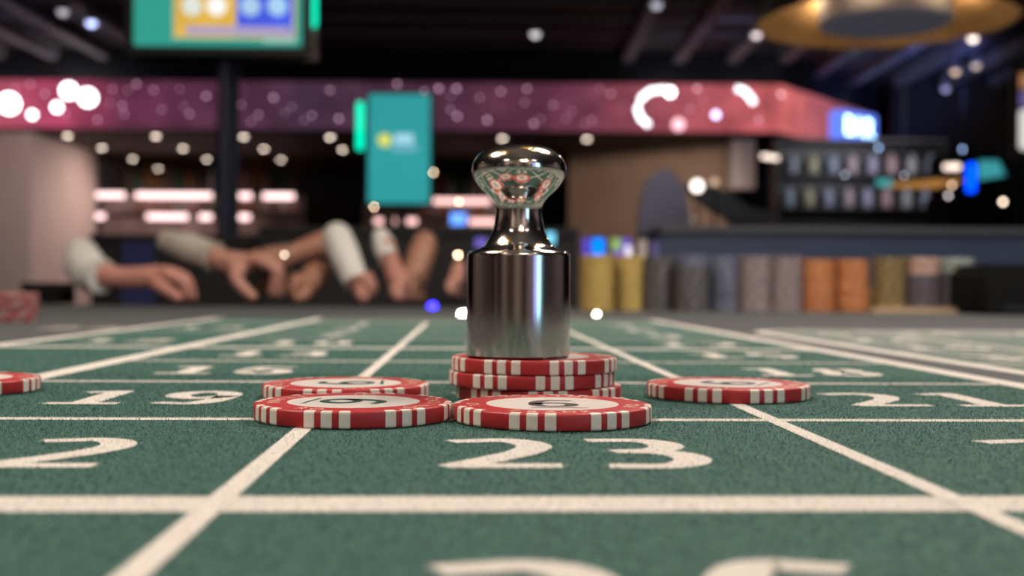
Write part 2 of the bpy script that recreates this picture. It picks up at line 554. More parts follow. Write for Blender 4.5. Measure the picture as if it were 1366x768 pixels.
# glowing sign at the end of the coral fascia
s0, s1 = at(1118, 171, 13.9), at(1162, 175, 14.35)
du = (s1 - s0)
du.z = 0
L = du.length
ux = du.normalized()
uy = Vector((-ux.y, ux.x, 0))
MS = Matrix(((ux.x, uy.x, 0, 0), (ux.y, uy.y, 0, 0), (0, 0, 1, 0), (0, 0, 0, 1)))
zc = at(1140, 171, 14.1).z
sg = empty('bar_sign', (s0.x, s0.y, zc), 'blue glowing box sign with white letters at the end of the coral fascia', 'sign')
obj('light_box', MB().rbox((-0.03, -0.06, -0.19), (L + 0.03, 0.10, 0.19), 0.05, M=MS), glow('blue sign face', (0.12, 0.22, 1.0), 1.25), sg)
MT = Matrix.Translation(ux * (L / 2) - uy * 0.063) @ MS @ Matrix.Rotation(PI / 2, 4, 'X') @ Matrix.Scale(1.05, 4, Vector((1, 0, 0)))
obj('lettering', text_mb('BAR', 0.32, MT), glow('cyan white letters', (0.62, 1.0, 1.0), 6.0), sg)
obj('bracket', MB().tube([ux * (L / 2) + Vector((0, 0, 0.14)), ux * (L / 2) + Vector((0, 0, 3.42 - zc))], 0.012, 8), M_black, sg)

# ------------------------------------------------------------------ ceiling spots
M_house = mat('grey lamp housing', (0.18, 0.17, 0.18), 0.5)
for px, py, D, col, st, lab in (
        (84, 15, 11.7, (0.55, 0.5, 0.55), 1.2, 'dim grey ceiling spot beside the bluish one, above the pink fascia'), (122, 30, 12.0, (0.5, 0.58, 1.0), 3.0, 'bluish bright ceiling spot near the big screen'),
        (714, 45, 12.2, (0.6, 0.58, 0.58), 1.8, 'small pale ceiling spot alone on the black ceiling above the marker'), (876, 6, 11.7, (0.45, 0.45, 0.55), 1.3, 'faint ceiling spot at the top between the marker and the gold lamp'),
        (1009, 46, 12.2, (0.7, 0.6, 0.6), 2.0, 'pale ceiling spot just left of the gold pendant'), (1298, 51, 12.4, (0.9, 0.75, 0.65), 3.0, 'bright ceiling spot under the rim of the gold pendant'),
        (1274, 95, 14.0, (0.9, 0.62, 0.45), 1.6, 'warm faint ceiling spot above the dark bar on the right'), (1302, 87, 13.6, (0.8, 0.65, 0.55), 1.1, 'dim warm ceiling spot beside the fainter one'),
        (1262, 118, 13.9, (0.4, 0.4, 0.75), 1.3, 'violet spot on the dark wall above the bar')):
    D = min(D, 2.48 * FPX / (384 - py))      # keeps the lamp under the ceiling
    p = at(px, py, D)
    o = empty('ceiling_spot', p, lab, 'spotlight', 'spotlights under the ceiling')
    obj('housing', MB().lathe([(0, 0.10), (0.055, 0.10), (0.06, 0.0), (0.05, 0.0), (0.045, 0.03), (0, 0.03)], 16), M_house, o)
    obj('lens', MB().ball((0, 0, 0.005), 0.045, 12, 6), glow('spot lens', col, st * 1.3), o, smooth=True)
    obj('stem', MB().tube([(0, 0, 0.09), (0, 0, max(0.12, 3.42 - p.z))], 0.008, 6), M_house, o)

# ------------------------------------------------------------------ the roulette table
YAW = 0.0375
CY, SY = math.cos(YAW), math.sin(YAW)
GX, GY, GW, GS = -0.124, 0.1447, 0.0932, 0.0925        # first column line, first row line, cell width, cell depth


def g2w(a, b, z=0.0):
    return Vector((CY * a - SY * b, SY * a + CY * b, z))


M_felt = mat('grey felt', (0.066, 0.066, 0.067), 0.75, var=0.25, scale=900, bump=0.3, spec=0.25)
M_green = mat('green felt', (0.041, 0.098, 0.079), 0.75, var=0.25, scale=500, bump=0.5, spec=0.2)
M_race = mat('pale green felt', (0.14, 0.165, 0.145), 1.0, var=0.2, scale=900, bump=0.3, spec=0.1)
M_print = mat('cream felt print', (0.62, 0.56, 0.50), 1.0, var=0.08, scale=900, bump=0.3, spec=0.1)
M_rail = mat('black padded leather', (0.012, 0.011, 0.012), 0.45, bump=0.2, scale=300)
M_wood = mat('dark walnut', (0.05, 0.025, 0.014), 0.35, var=0.3, scale=12, stretch=(1, 8, 8))

tab = empty('roulette_table', (0, 0.3, 0), 'long roulette table with green numbered felt and cream grid lines', 'table')
off = Vector((0, -0.3, 0))


def quad(a0, a1, b0, b1, z):
    return MB().add([g2w(a0, b0, z) + off, g2w(a1, b0, z) + off, g2w(a1, b1, z) + off, g2w(a0, b1, z) + off], [(0, 1, 2, 3)])


def slab(a0, a1, b0, b1, z0, z1):
    lo = [g2w(a, b, z0) + off for a, b in ((a0, b0), (a1, b0), (a1, b1), (a0, b1))]
    hi = [g2w(a, b, z1) + off for a, b in ((a0, b0), (a1, b0), (a1, b1), (a0, b1))]
    return MB().add(lo + hi, [(3, 2, 1, 0), (4, 5, 6, 7), (0, 1, 5, 4), (1, 2, 6, 5), (2, 3, 7, 6), (3, 0, 4, 7)])


TA0, TA1, TB0, TB1 = -0.72, 1.30, -0.35, 1.62
obj('table_top', slab(TA0, TA1, TB0, TB1, TZ - 0.06, TZ - 0.0005), M_wood, tab)
obj('felt_cloth', slab(TA0 + 0.01, TA1 - 0.01, TB0 + 0.01, TB1 - 0.01, TZ - 0.0005, TZ), M_felt, tab)
obj('apron', slab(TA0 + 0.1, TA1 - 0.1, TB0 + 0.1, TB1 - 0.1, TZ - 0.16, TZ - 0.06), M_wood, tab)
for (a, b) in ((TA0 + 0.2, TB0 + 0.2), (TA1 - 0.2, TB0 + 0.2), (TA0 + 0.2, TB1 - 0.2), (TA1 - 0.2, TB1 - 0.2)):
    p = g2w(a, b) + off
    obj('leg', MB().lathe([(0, 0), (0.055, 0), (0.06, 0.03), (0.04, 0.1), (0.05, 0.4), (0.06, TZ - 0.16), (0, TZ - 0.16)], 20, (p.x, p.y, 0)), M_wood, tab, smooth=True, angle=40)
obj('green_field', quad(-0.207, 0.155, -0.30, 0.99, TZ + 0.00006), M_green, tab)

# racetrack on the right: rounded outline with a pale field
RA0, RA1, RB0, RB1, RR = 0.178, 0.60, -0.25, 0.767, 0.05


def rrect(ins):
    r = max(RR - ins, 0.004)
    pts = []
    for (ca, cb, t0) in ((RA1 - ins - r, RB1 - ins - r, 0), (RA0 + ins + r, RB1 - ins - r, 90), (RA0 + ins + r, RB0 + ins + r, 180), (RA1 - ins - r, RB0 + ins + r, 270)):
        for i in range(9):
            t = math.radians(t0 + 90 * i / 8)
            pts.append((ca + r * math.cos(t), cb + r * math.sin(t)))
    return pts


def ring(i0, i1, z):
    A, B = rrect(i0), rrect(i1)
    n = len(A)
    return MB().add([g2w(*p, z) + off for p in A + B], [(i, (i + 1) % n, n + (i + 1) % n, n + i) for i in range(n)])


R_ = rrect(0)
obj('racetrack_field', MB().add([g2w(*p, TZ + 0.00005) + off for p in R_], [tuple(range(len(R_)))]), M_race, tab)
obj('printed_line', ring(0.0, 0.008, TZ + 0.00012), M_print, tab)
obj('printed_line', ring(0.075, 0.079, TZ + 0.00012), M_print, tab)
obj('printed_line', ring(0.150, 0.154, TZ + 0.00012), M_print, tab)

# lines of the number grid: (a0, a1, b0, b1)
THICK, THIN = 0.0085, 0.0034
LINES = []
for k in range(-1, 9):
    wd = 0.0102 if k in (0, 4, 8) else 0.0042
    b = GY + k * GS
    LINES.append((GX if k not in (0, 4, 8) else -0.207, GX + 3 * GW, b - wd / 2, b + wd / 2))
LINES.append((GX, GX + 3 * GW, 0.988 - 0.0045, 0.988 + 0.0045))
LINES.append((-0.207, GX, GY + 2 * GS - 0.002, GY + 2 * GS + 0.002))
LINES.append((-0.207, GX, GY + 6 * GS - 0.002, GY + 6 * GS + 0.002))
for k in range(4):
    wd = THICK if k in (0, 3) else 0.0034
    a = GX + k * GW
    LINES.append((a - wd / 2, a + wd / 2, -0.3, 0.99 if k in (0, 3) else GY + 8 * GS))
LINES.append((-0.207 - THICK / 2, -0.207 + THICK / 2, -0.3, 0.99))
for i, (a0, a1, b0, b1) in enumerate(LINES):
    obj('printed_line', quad(a0, a1, b0, b1, TZ + 0.0001 + 0.000008 * i), M_print, tab)


def arc(cx, cy, rx, ry, a0, a1, n=12):
    return [(cx + rx * math.cos(math.radians(a0 + (a1 - a0) * i / n)), cy + ry * math.sin(math.radians(a0 + (a1 - a0) * i / n))) for i in range(n + 1)]


# figures drawn as strokes in a unit box
DIG = {
    '0': [arc(0.5, 0.5, 0.42, 0.48, 90, 450, 24)],
    '1': [[(0.14, 0.93), (0.38, 0.96), (0.55, 0.99)], [(0.55, 1.0), (0.55, 0.02)], [(0.1, 0.02), (1.0, 0.02)]],
    '2': [[(0.04, 0.93)] + arc(0.48, 0.72, 0.42, 0.26, 110, -20, 10) + [(0.72, 0.46), (0.35, 0.22), (0.04, 0.03)], [(0.04, 0.03), (1.0, 0.03)]],
    '3': [[(0.04, 0.97)] + arc(0.42, 0.76, 0.40, 0.22, 90, -70, 10) + [(0.25, 0.53)], [(0.3, 0.53)] + arc(0.45, 0.27, 0.48, 0.26, 70, -90, 10) + [(0.08, 0.02)]],
    '4': [[(0.72, 0), (0.72, 1.0), (0.02, 0.28), (1.0, 0.28)]],
    '5': [[(0.92, 0.98), (0.18, 0.98), (0.12, 0.56)] + arc(0.45, 0.3, 0.47, 0.28, 110, -120, 12)],
    '6': [[(0.88, 0.93)] + arc(0.52, 0.48, 0.42, 0.50, 75, 180, 8) + arc(0.52, 0.29, 0.42, 0.27, 178, 525, 20)],
    '7': [[(0.02, 0.97), (0.97, 0.97), (0.4, 0.0)]],
    '8': [arc(0.5, 0.74, 0.36, 0.23, 90, 450, 18), arc(0.5, 0.27, 0.44, 0.26, 90, 450, 18)],
    '9': [[(0.12, 0.07)] + arc(0.48, 0.52, 0.42, 0.50, -105, 0, 8) + arc(0.48, 0.71, 0.42, 0.27, 0, 340, 20)],
}


def strokes_mb(strokes, wx, wy, P, z, seg=6):
    """Ribbons along the strokes, drawn by a pen with an elliptic nib WX by WY; P maps (x, y, z) to world."""
    mb = MB()
    for si, st in enumerate(strokes):
        zz = z + 0.000006 * si
        n = len(st)
        L, R = [], []
        ds = []
        for p, q in zip(st, st[1:]):
            dx, dy = (q[0] - p[0]) / wx, (q[1] - p[1]) / wy
            l = math.hypot(dx, dy) or 1.0
            ds.append((dx / l, dy / l))
        for i, p in enumerate(st):
            d0, d1 = ds[max(i - 1, 0)], ds[min(i, n - 2)]
            mx, my = -(d0[1] + d1[1]), d0[0] + d1[0]
            l = math.hypot(mx, my) or 1.0
            mx, my = mx / l, my / l
            k = min(1.0 / max(0.35, abs(-d1[1] * mx + d1[0] * my)), 1.8)
            e = -0.55 if i == 0 else (0.55 if i == n - 1 else 0.0)
            cx, cy = p[0] + d1[0] * e * wx, p[1] + d1[1] * e * wy
            L.append(P(cx + mx * wx * k, cy + my * wy * k, zz))
            R.append(P(cx - mx * wx * k, cy - my * wy * k, zz))
        mb.add(L + R, [(i, n + i, n + i + 1, i + 1) for i in range(n - 1)])
    return mb


NIB_X, NIB_Y = 0.0030, 0.0021
SEGS = []                                   # printed strokes near the lens, for the colour of the pile


def figure(txt, a, b, dw=0.0145, dh=0.0310, gap=0.0092, rot=0.0):
    n = len(txt)
    wtot = n * dw + (n - 1) * gap
    sts = []
    for i, ch in enumerate(txt):
        x0 = -wtot / 2 + i * (dw + gap)
        for st in DIG[ch]:
            pts = [(x0 + p[0] * dw, -dh / 2 + p[1] * dh) for p in st]
            if rot:
                c, s = math.cos(rot), math.sin(rot)
                pts = [(c * p[0] - s * p[1], s * p[0] + c * p[1]) for p in pts]
            sts.append([(a + p[0], b + p[1]) for p in pts])
    for st in sts:
        SEGS.extend(zip(st, st[1:]))
    obj('printed_number', strokes_mb(sts, NIB_X, NIB_Y, lambda x, y, z: g2w(x, y, z) + off, TZ + 0.00016), M_print, tab)


for row in range(-1, 8):
    first = 22 - 3 * row
    for c in range(3):
        figure(str(first + c), GX + (c + 0.5) * GW + 0.0015, GY + (row + 0.5) * GS - 0.001)
figure('0', GX + 1.5 * GW, 0.937)
for b in (GY + 2.0 * GS - 0.09, GY + 6 * GS + 0.06, GY + 4 * GS + 0.06):
    figure('12', -0.166, b, 0.016, 0.028)
figure('24', -0.24, 0.74, 0.018, 0.03)
for i, (t, b) in enumerate((('5', 0.70), ('24', 0.62), ('16', 0.54), ('33', 0.46), ('1', 0.38), ('20', 0.30))):
    figure(t, 0.222, b, 0.014, 0.026)
    obj('printed_line', quad(RA0 + 0.008, RA0 + 0.075, b + 0.038, b + 0.041, TZ + 0.00013), M_print, tab)
for i, (t, a) in enumerate((('10', 0.29), ('23', 0.36), ('8', 0.43), ('30', 0.50))):
    figure(t, a, 0.728, 0.014, 0.026)
    obj('printed_line', quad(a - 0.036, a - 0.033, RB1 - 0.075, RB1 - 0.008, TZ + 0.00013), M_print, tab)

# ------------------------------------------------------------------ chips: placed first, so the pile can spare the ground under them
T = 0.0033
RC = 0.0200
CHIPS = [  # name-key, x, y, level, phase of edge stripes (deg), numeral rotation (deg), numeral colour, label
    ('A', 0.0083, 0.2366, 0, -12.8, 0, 'brown', 'red roulette chip with an upright dark brown 6, in front of the marker'),
    ('B', -0.0321, 0.2384, 0, -7.1, -100, 'green', 'red roulette chip with a sideways dark green 6, front one of the close pair'),
    ('C', 0.0538, 0.2912, 0, 17.8, 62, 'purple', 'red and white roulette chip with a purple numeral lying alone right of the marker'),
    ('D', -0.0401, 0.2840, 0, -8.0, 95, 'green', 'red roulette chip half hidden behind the chip with the sideways green 6'),
    ('E', -0.1392, 0.2925, 0, -2.0, 30, 'purple', 'red and white roulette chip cut off at the left edge on the thick line'),
    ('S0', 0.0066, 0.2845, 0, 5.0, 20, 'brown', 'red and white roulette chip at the bottom of the stack under the marker'),
    ('S1', 0.0049, 0.2840, 1, 14.6, 130, 'brown', 'red and white roulette chip in the middle of the stack under the marker'),
    ('S2', 0.0055, 0.2840, 2, 22.0, -60, 'brown', 'red and white roulette chip on top of the stack, carrying the steel marker'),
]

# ------------------------------------------------------------------ felt pile near the lens
def pile():
    def patch(d0, d1, dens):
        n = int(0.6 * 2 * (d1 ** 2 - d0 ** 2) / 2 * dens * 1e6)
        y = np.sqrt(rng.uniform(d0 ** 2, d1 ** 2, n))
        x = y * rng.uniform(-0.6, 0.6, n)
        return x, y
    P = [patch(0.10, 0.36, 4.0), patch(0.36, 0.62, 0.9)]
    x = np.concatenate([p[0] for p in P])
    y = np.concatenate([p[1] for p in P])
    keep = np.ones(len(x), bool)
    for c in CHIPS:
        keep &= (x - c[1]) ** 2 + (y - c[2]) ** 2 > (RC + 0.0001) ** 2
    x, y = x[keep], y[keep]
    a = CY * x + SY * y
    b = -SY * x + CY * y
    ok = (a < 0.155) & (a > -0.207)
    x, y, a, b = x[ok], y[ok], a[ok], b[ok]
    n = len(x)
    ja, jb = a + rng.normal(0, 0.00022, n), b + rng.normal(0, 0.00030, n)
    lint = rng.uniform(0, 1, n) < 0.10
    white = np.zeros(n, bool)
    for (a0, a1, b0, b1) in LINES:
        white |= (ja > a0) & (ja < a1) & (jb > b0) & (jb < b1)
    for (p, q) in SEGS:
        lo = (min(p[0], q[0]) - 0.004, min(p[1], q[1]) - 0.004)
        hi = (max(p[0], q[0]) + 0.004, max(p[1], q[1]) + 0.004)
        if lo[1] > 0.66:
            continue
        idx = np.nonzero((ja > lo[0]) & (ja < hi[0]) & (jb > lo[1]) & (jb < hi[1]))[0]
        if not len(idx):
            continue
        px, py = (ja[idx] - p[0]) / NIB_X, (jb[idx] - p[1]) / NIB_Y
        dx, dy = (q[0] - p[0]) / NIB_X, (q[1] - p[1]) / NIB_Y
        t = np.clip((px * dx + py * dy) / (dx * dx + dy * dy + 1e-12), 0, 1)
        white[idx[(px - t * dx) ** 2 + (py - t * dy) ** 2 < 1.0]] = True
    hgt = rng.uniform(0.0003, 0.0008, n)
    ang = rng.uniform(0, 2 * PI, n)
    lean = np.abs(rng.normal(0.55, 0.5, n)).clip(0, 1.45)
    wid = rng.uniform(0.00008, 0.00016, n) * np.where(y > 0.36, 1.5, 1.0)
    wa = rng.uniform(0, 2 * PI, n)
    v = np.zeros((n, 3, 3), np.float32)
    for k, s in ((0, -0.5), (1, 0.5)):
        v[:, k, 0] = x + s * wid * np.cos(wa)
        v[:, k, 1] = y + s * wid * np.sin(wa)
        v[:, k, 2] = TZ
    v[:, 2, 0] = x + hgt * np.sin(lean) * np.cos(ang)
    v[:, 2, 1] = y + hgt * np.sin(lean) * np.sin(ang)
    v[:, 2, 2] = TZ + hgt * np.cos(lean)
    v = v.reshape(-1, 3)
    v[:, 1] -= 0.3
    me = bpy.data.meshes.new('felt_pile')
    me.vertices.add(3 * n)
    me.vertices.foreach_set('co', v.ravel())
    me.loops.add(3 * n)
    me.loops.foreach_set('vertex_index', np.arange(3 * n, dtype=np.int32))
    me.polygons.add(n)
    me.polygons.foreach_set('loop_start', np.arange(0, 3 * n, 3, dtype=np.int32))
    g = np.array([0.046, 0.110, 0.089]) * np.exp(rng.normal(0.38, 0.55, n)).clip(0.5, 4.0)[:, None]  # brightened green: light through the fibres is put into the dye
    g[lint] = np.array([0.30, 0.42, 0.36])
    wcol = np.array([0.72, 0.67, 0.61]) * rng.uniform(0.85, 1.12, n)[:, None]
    c = np.where(white[:, None], wcol, g)
    c = np.concatenate([c, np.ones((n, 1))], 1)
    c = np.repeat(c, 3, 0).astype(np.float32)
    me.update(calc_edges=True)
    at_ = me.color_attributes.new('dye', 'FLOAT_COLOR', 'POINT')
    at_.data.foreach_set('color', c.ravel())
    m = bpy.data.materials.new('dyed felt fibre')
    m.use_nodes = True
    nt = m.node_tree
    bs = nt.nodes['Principled BSDF']
    bs.inputs['Roughness'].default_value = 0.9
    bs.inputs['Specular IOR Level'].default_value = 0.15
    vc = nt.nodes.new('ShaderNodeVertexColor')
    vc.layer_name = 'dye'
    nt.links.new(vc.outputs['Color'], bs.inputs['Base Color'])
    me.materials.append(m)
    o = obj('felt_pile', me, None, tab)
    o['kind'] = 'stuff'


pile()

# ------------------------------------------------------------------ foreground chips
M_red = mat('red clay chip', (0.40, 0.026, 0.028), 0.42, var=0.10, scale=500, bump=0.05, spec=0.35)
M_white = mat('cream chip insert', (0.74, 0.66, 0.56), 0.45, var=0.05, scale=600, spec=0.35)
M_disc = mat('ivory chip inlay', (0.60, 0.53, 0.475), 0.4, var=0.04, scale=300, spec=0.35)
M_gold = mat('pale gold chip lettering', (0.85, 0.62, 0.48), 0.4)
M_num = {'brown': mat('dark brown numeral', (0.05, 0.028, 0.025), 0.5), 'green': mat('dark green numeral', (0.014, 0.05, 0.036), 0.5), 'purple': mat('dark purple numeral', (0.05, 0.025, 0.06), 0.5)}
BV = 0.00045
body_me = MB().lathe([(0, 0), (RC - BV, 0), (RC - BV * 0.3, BV * 0.3), (RC, BV), (RC, T - BV), (RC - BV * 0.3, T - BV * 0.3), (RC - BV, T), (0, T)], 96).mesh('chip')
body_me.materials.append(M_red)
body_me.polygons.foreach_set('use_smooth', [True] * len(body_me.polygons))
body_me.set_sharp_from_angle(angle=math.radians(50))
e_ = 0.00003
prof = [(0.0186, T - 0.0006), (0.0186, T + e_), (RC - BV + e_ * 0.4, T + e_), (RC - BV * 0.3 + e_, T - BV * 0.3 + e_), (RC + e_, T - BV), (RC + e_, BV), (RC - BV * 0.3 + e_, BV * 0.3), (RC - BV, 0.00002), (0.0186, 0.00002)]
ins = MB()
n = len(prof)
steps = 5
half = math.radians(3.05)
vs = []
for i in range(steps):
    t = -half + 2 * half * i / (steps - 1)
    vs += [(r * math.cos(t), r * math.sin(t), z) for r, z in prof]
fs = []
for i in range(steps - 1):
    for k in range(n):
        l = (k + 1) % n
        fs.append((i * n + k, (i + 1) * n + k, (i + 1) * n + l, i * n + l))
fs += [tuple(range(n)), tuple(range(steps * n - 1, (steps - 1) * n - 1, -1))]
ins.add(vs, fs)
ins_me = ins.mesh('edge_insert')
ins_me.materials.append(M_white)
disc_me = MB().lathe([(0.0134, T - 0.0003), (0.0134, T + 0.00002), (0, T + 0.00002)], 64).mesh('inlay')
disc_me.materials.append(M_disc)

letter = MB()
for word, mid, step in (('FRANK', -93, 12.5), ('CASINO', 90, 12.5), ('OL', 192, 12.0), ('RO', -14, 12.0)):
    for i, ch in enumerate(word):
        top = mid == 90
        deg = mid + (i - (len(word) - 1) / 2) * step * (-1 if top else 1)
        th_ = math.radians(deg)
        up = th_ - PI / 2 if top else th_ + PI / 2
        M_ = Matrix.Translation((0.0163 * math.cos(th_), 0.0163 * math.sin(th_), T + 0.00003)) @ Matrix.Rotation(up, 4, 'Z')
        tm = text_mb(ch, 0.0037, M_)
        letter.add(tm.v, tm.f)
letter_me = letter.mesh('lettering')
letter_me.materials.append(M_gold)

SIX = DIG['6']


def numeral(colour, rot):
    c, s = math.cos(rot), math.sin(rot)

    def P(x, y, z):
        x, y = (x - 0.5) * 0.0088, (y - 0.5) * 0.0125
        return Vector((c * x - s * y, s * x + c * y, z))
    six = strokes_mb(SIX, 0.155, 0.075, P, T + 0.00005, 10)
    bar = MB()
    bar.add([P(*q, T + 0.00005) for q in ((0.0, -0.22), (1.25, -0.22), (1.25, -0.16), (0.0, -0.16))], [(0, 1, 2, 3)])
    return six, bar


for key, x, y, lev, phase, nrot, colour, lab in CHIPS:
    root = obj('roulette_chip', body_me, None)
    root.location = (x, y, TZ + 0.0002 + lev * (T + 0.0001))
    tag(root, lab, 'chip', 'red chips around the steel marker')
    for g in range(8):
        for k in (-1, 0, 1):
            o = obj('edge_insert', ins_me, None, root)
            o.rotation_euler = (0, 0, math.radians(-90 + phase + 45 * g + 9.9 * k))
    obj('inlay', disc_me, None, root)
    l = obj('lettering', letter_me, None, root)
    l.rotation_euler = (0, 0, math.radians(nrot))
    if key not in ('S0', 'S1'):
        six, bar = numeral(colour, math.radians(nrot))
        obj('numeral', six, M_num[colour], root)
        obj('underline', bar, M_num[colour], root)

# ------------------------------------------------------------------ the steel marker (dolly)
M_brush = mat('turned steel', (0.52, 0.475, 0.455), 0.11, metal=1.0, aniso=0.8)
M_chrome = mat('polished steel', (0.62, 0.58, 0.54), 0.11, metal=1.0)
zb = TZ + 0.0002 + 3 * (T + 0.0001) + 0.00005
mk = empty('win_marker', (0.0015, 0.2790, zb), 'turned steel roulette win marker with polished round knob standing on red chips', 'marker')
R1 = 0.01235
H1 = 0.0241
obj('body', MB().lathe([(0, 0), (R1 - 0.0006, 0), (R1, 0.0005), (R1, H1 - 0.0002)], 96), M_brush, mk, smooth=True, angle=40)
kp = [(R1, H1 - 0.0002), (R1 - 0.0002, H1 + 0.0004), (R1 - 0.0009, H1 + 0.0010), (R1 - 0.002, H1 + 0.0013), (0.0095, H1 + 0.0016), (0.0085, H1 + 0.0022), (0.0074, H1 + 0.0036), (0.0064, H1 + 0.0056), (0.0058, H1 + 0.0080),
      (0.0055, H1 + 0.0108), (0.0056, H1 + 0.0128), (0.0062, H1 + 0.0146), (0.0074, H1 + 0.0163), (0.0089, H1 + 0.0180), (0.0102, H1 + 0.0200), (0.0110, H1 + 0.0220), (0.0113, H1 + 0.0238), (0.0110, H1 + 0.0257),
      (0.0101, H1 + 0.0277), (0.0086, H1 + 0.0293), (0.0066, H1 + 0.0304), (0.0040, H1 + 0.0310), (0.0015, H1 + 0.0312), (0, H1 + 0.0312)]
kp = [(r, z if z < H1 + 0.0108 else H1 + 0.0100 + (z - H1 - 0.0108) * 0.80) for r, z in kp]
kp2 = []
for i in range(len(kp) - 1):
    p0, p1, p2, p3 = kp[max(i - 1, 0)], kp[i], kp[i + 1], kp[min(i + 2, len(kp) - 1)]
    for s in range(4):
        t = s / 4
        f = lambda a, b, c_, d: 0.5 * (2 * b + (c_ - a) * t + (2 * a - 5 * b + 4 * c_ - d) * t * t + (3 * b - a - 3 * c_ + d) * t ** 3)
        kp2.append((max(0.0, f(p0[0], p1[0], p2[0], p3[0])), f(p0[1], p1[1], p2[1], p3[1])))
kp2.append((0, kp[-1][1]))
kp2 = kp2[:1] + [p for p in kp2[1:-1] if p[0] > 1e-5] + kp2[-1:]
obj('knob', MB().lathe(kp2, 96), M_chrome, mk, smooth=True)

# ------------------------------------------------------------------ stacks of chips along the far edge
def chip_mat(name, base, spot):
    """Chip clay with spots on the rim, by the angle around the chip."""
    m = mat(name, base, 0.45, spec=0.35)
    nt = m.node_tree
    tc = nt.nodes.new('ShaderNodeTexCoord')
    sx = nt.nodes.new('ShaderNodeSeparateXYZ')
    nt.links.new(tc.outputs['Object'], sx.inputs[0])
    an = nt.nodes.new('ShaderNodeMath')
    an.operation = 'ARCTAN2'
    nt.links.new(sx.outputs['Y'], an.inputs[0])
    nt.links.new(sx.outputs['X'], an.inputs[1])
    mu = nt.nodes.new('ShaderNodeMath')
    mu.operation = 'MULTIPLY'
    mu.inputs[1].default_value = 8.0
    nt.links.new(an.outputs[0], mu.inputs[0])
    sn = nt.nodes.new('ShaderNodeMath')
    sn.operation = 'SINE'
    nt.links.new(mu.outputs[0], sn.inputs[0])
    gt = nt.nodes.new('ShaderNodeMath')
    gt.operation = 'GREATER_THAN'
    gt.inputs[1].default_value = 0.3
    nt.links.new(sn.outputs[0], gt.inputs[0])
    mx = nt.nodes.new('ShaderNodeMix')
    mx.data_type = 'RGBA'
    mx.inputs['A'].default_value = (*base, 1)
    mx.inputs['B'].default_value = (*spot, 1)
    nt.links.new(gt.outputs[0], mx.inputs['Factor'])
    nt.links.new(mx.outputs['Result'], nt.nodes['Principled BSDF'].inputs['Base Color'])
    return m


CM = {'yellow': chip_mat('yellow chip', (0.44, 0.29, 0.075), (0.50, 0.36, 0.13)), 'charcoal': chip_mat('charcoal chip', (0.07, 0.065, 0.07), (0.17, 0.155, 0.155)),
      'grey blue': chip_mat('grey blue chip', (0.10, 0.11, 0.17), (0.20, 0.20, 0.24)), 'pale pink': chip_mat('pale pink chip', (0.22, 0.16, 0.16), (0.32, 0.26, 0.26)),
      'orange': chip_mat('orange chip', (0.46, 0.16, 0.055), (0.50, 0.22, 0.10)), 'olive': chip_mat('olive chip', (0.15, 0.10, 0.035), (0.27, 0.2, 0.10)),
      'dark violet': chip_mat('dark violet chip', (0.085, 0.07, 0.09), (0.12, 0.105, 0.12)), 'salmon': chip_mat('salmon chip', (0.42, 0.24, 0.18), (0.5, 0.36, 0.3)),
      'mint': chip_mat('mint chip', (0.22, 0.26, 0.23), (0.36, 0.38, 0.35)), 'red': chip_mat('far red chip', (0.30, 0.075, 0.07), (0.33, 0.20, 0.18))}
FT = 0.0033
far_me = {}
for k in CM:
    me = MB().lathe([(0, 0), (0.0195, 0), (0.02, 0.0004), (0.02, FT - 0.0004), (0.0195, FT), (0, FT)], 20).mesh('chip')
    me.materials.append(CM[k])
    far_me[k] = me


def stack(px, D, runs, where, z0=0.0):
    """RUNS: (colour, how many) from the felt up."""
    k = 0
    p = at(px, 384, D)
    for colour, cnt in runs:
        for i in range(cnt):
            o = obj('roulette_chip', far_me[colour], None)
            o.location = (p.x + random.uniform(-0.0006, 0.0006), p.y + random.uniform(-0.0006, 0.0006), TZ + z0 + 0.00012 + k * (FT + 0.00004))
            o.rotation_euler = (0, 0, random.uniform(0, 6.28))
            tag(o, '%s chip, %s from below in %s' % (colour, ORD[k], where), 'chip', 'stacked chips in ' + where)
            k += 1


stack(796, 1.41, [('yellow', 20)], 'the yellow stack nearest the marker')
stack(838, 1.44, [('yellow', 20)], 'the second yellow stack from the marker')
stack(881, 1.43, [('charcoal', 20)], 'the charcoal stack beside the yellow ones')
stack(922, 1.40, [('charcoal', 16), ('grey blue', 4)], 'the second charcoal stack from the yellow ones')
stack(964, 1.44, [('grey blue', 20)], 'the grey blue stack')
stack(1006, 1.43, [('pale pink', 20)], 'the pale pink stack beside the grey blue one')
stack(1048, 1.43, [('pale pink', 20)], 'the pale pink stack beside the orange ones')
stack(1091, 1.43, [('orange', 19)], 'the first orange stack')
stack(1136, 1.43, [('orange', 19)], 'the second orange stack')
# shallow wooden tray under the last stacks
A, B = at(1162, 415, 1.40), at(1312, 415, 1.40)
tr = empty('chip_tray', (A.x, 1.42, TZ), 'shallow brown wooden tray under the olive and dark chip stacks', 'tray')
M_tray = mat('light brown wood', (0.42, 0.29, 0.17), 0.5, var=0.15, scale=20)
obj('base', MB().box((0, -0.030, 0.0001), (B.x - A.x, 0.04, 0.0060)), M_tray, tr)
obj('lip', MB().box((0, 0.0405, 0.0001), (B.x - A.x, 0.046, 0.03)), M_tray, tr)
stack(1186, 1.425, [('olive', 18)], 'the olive stack on the tray', 0.006)
stack(1231, 1.425, [('dark violet', 12), ('salmon', 6)], 'the dark stack with salmon top', 0.006)
stack(1276, 1.425, [('dark violet', 13), ('mint', 5)], 'the dark stack with mint top', 0.006)
# red stacks at the left margin
stack(8, 0.84, [('red', 6)], 'the red stack cut off at the left margin')
stack(20, 1.04, [('red', 6)], 'the red stack behind the cut-off one')

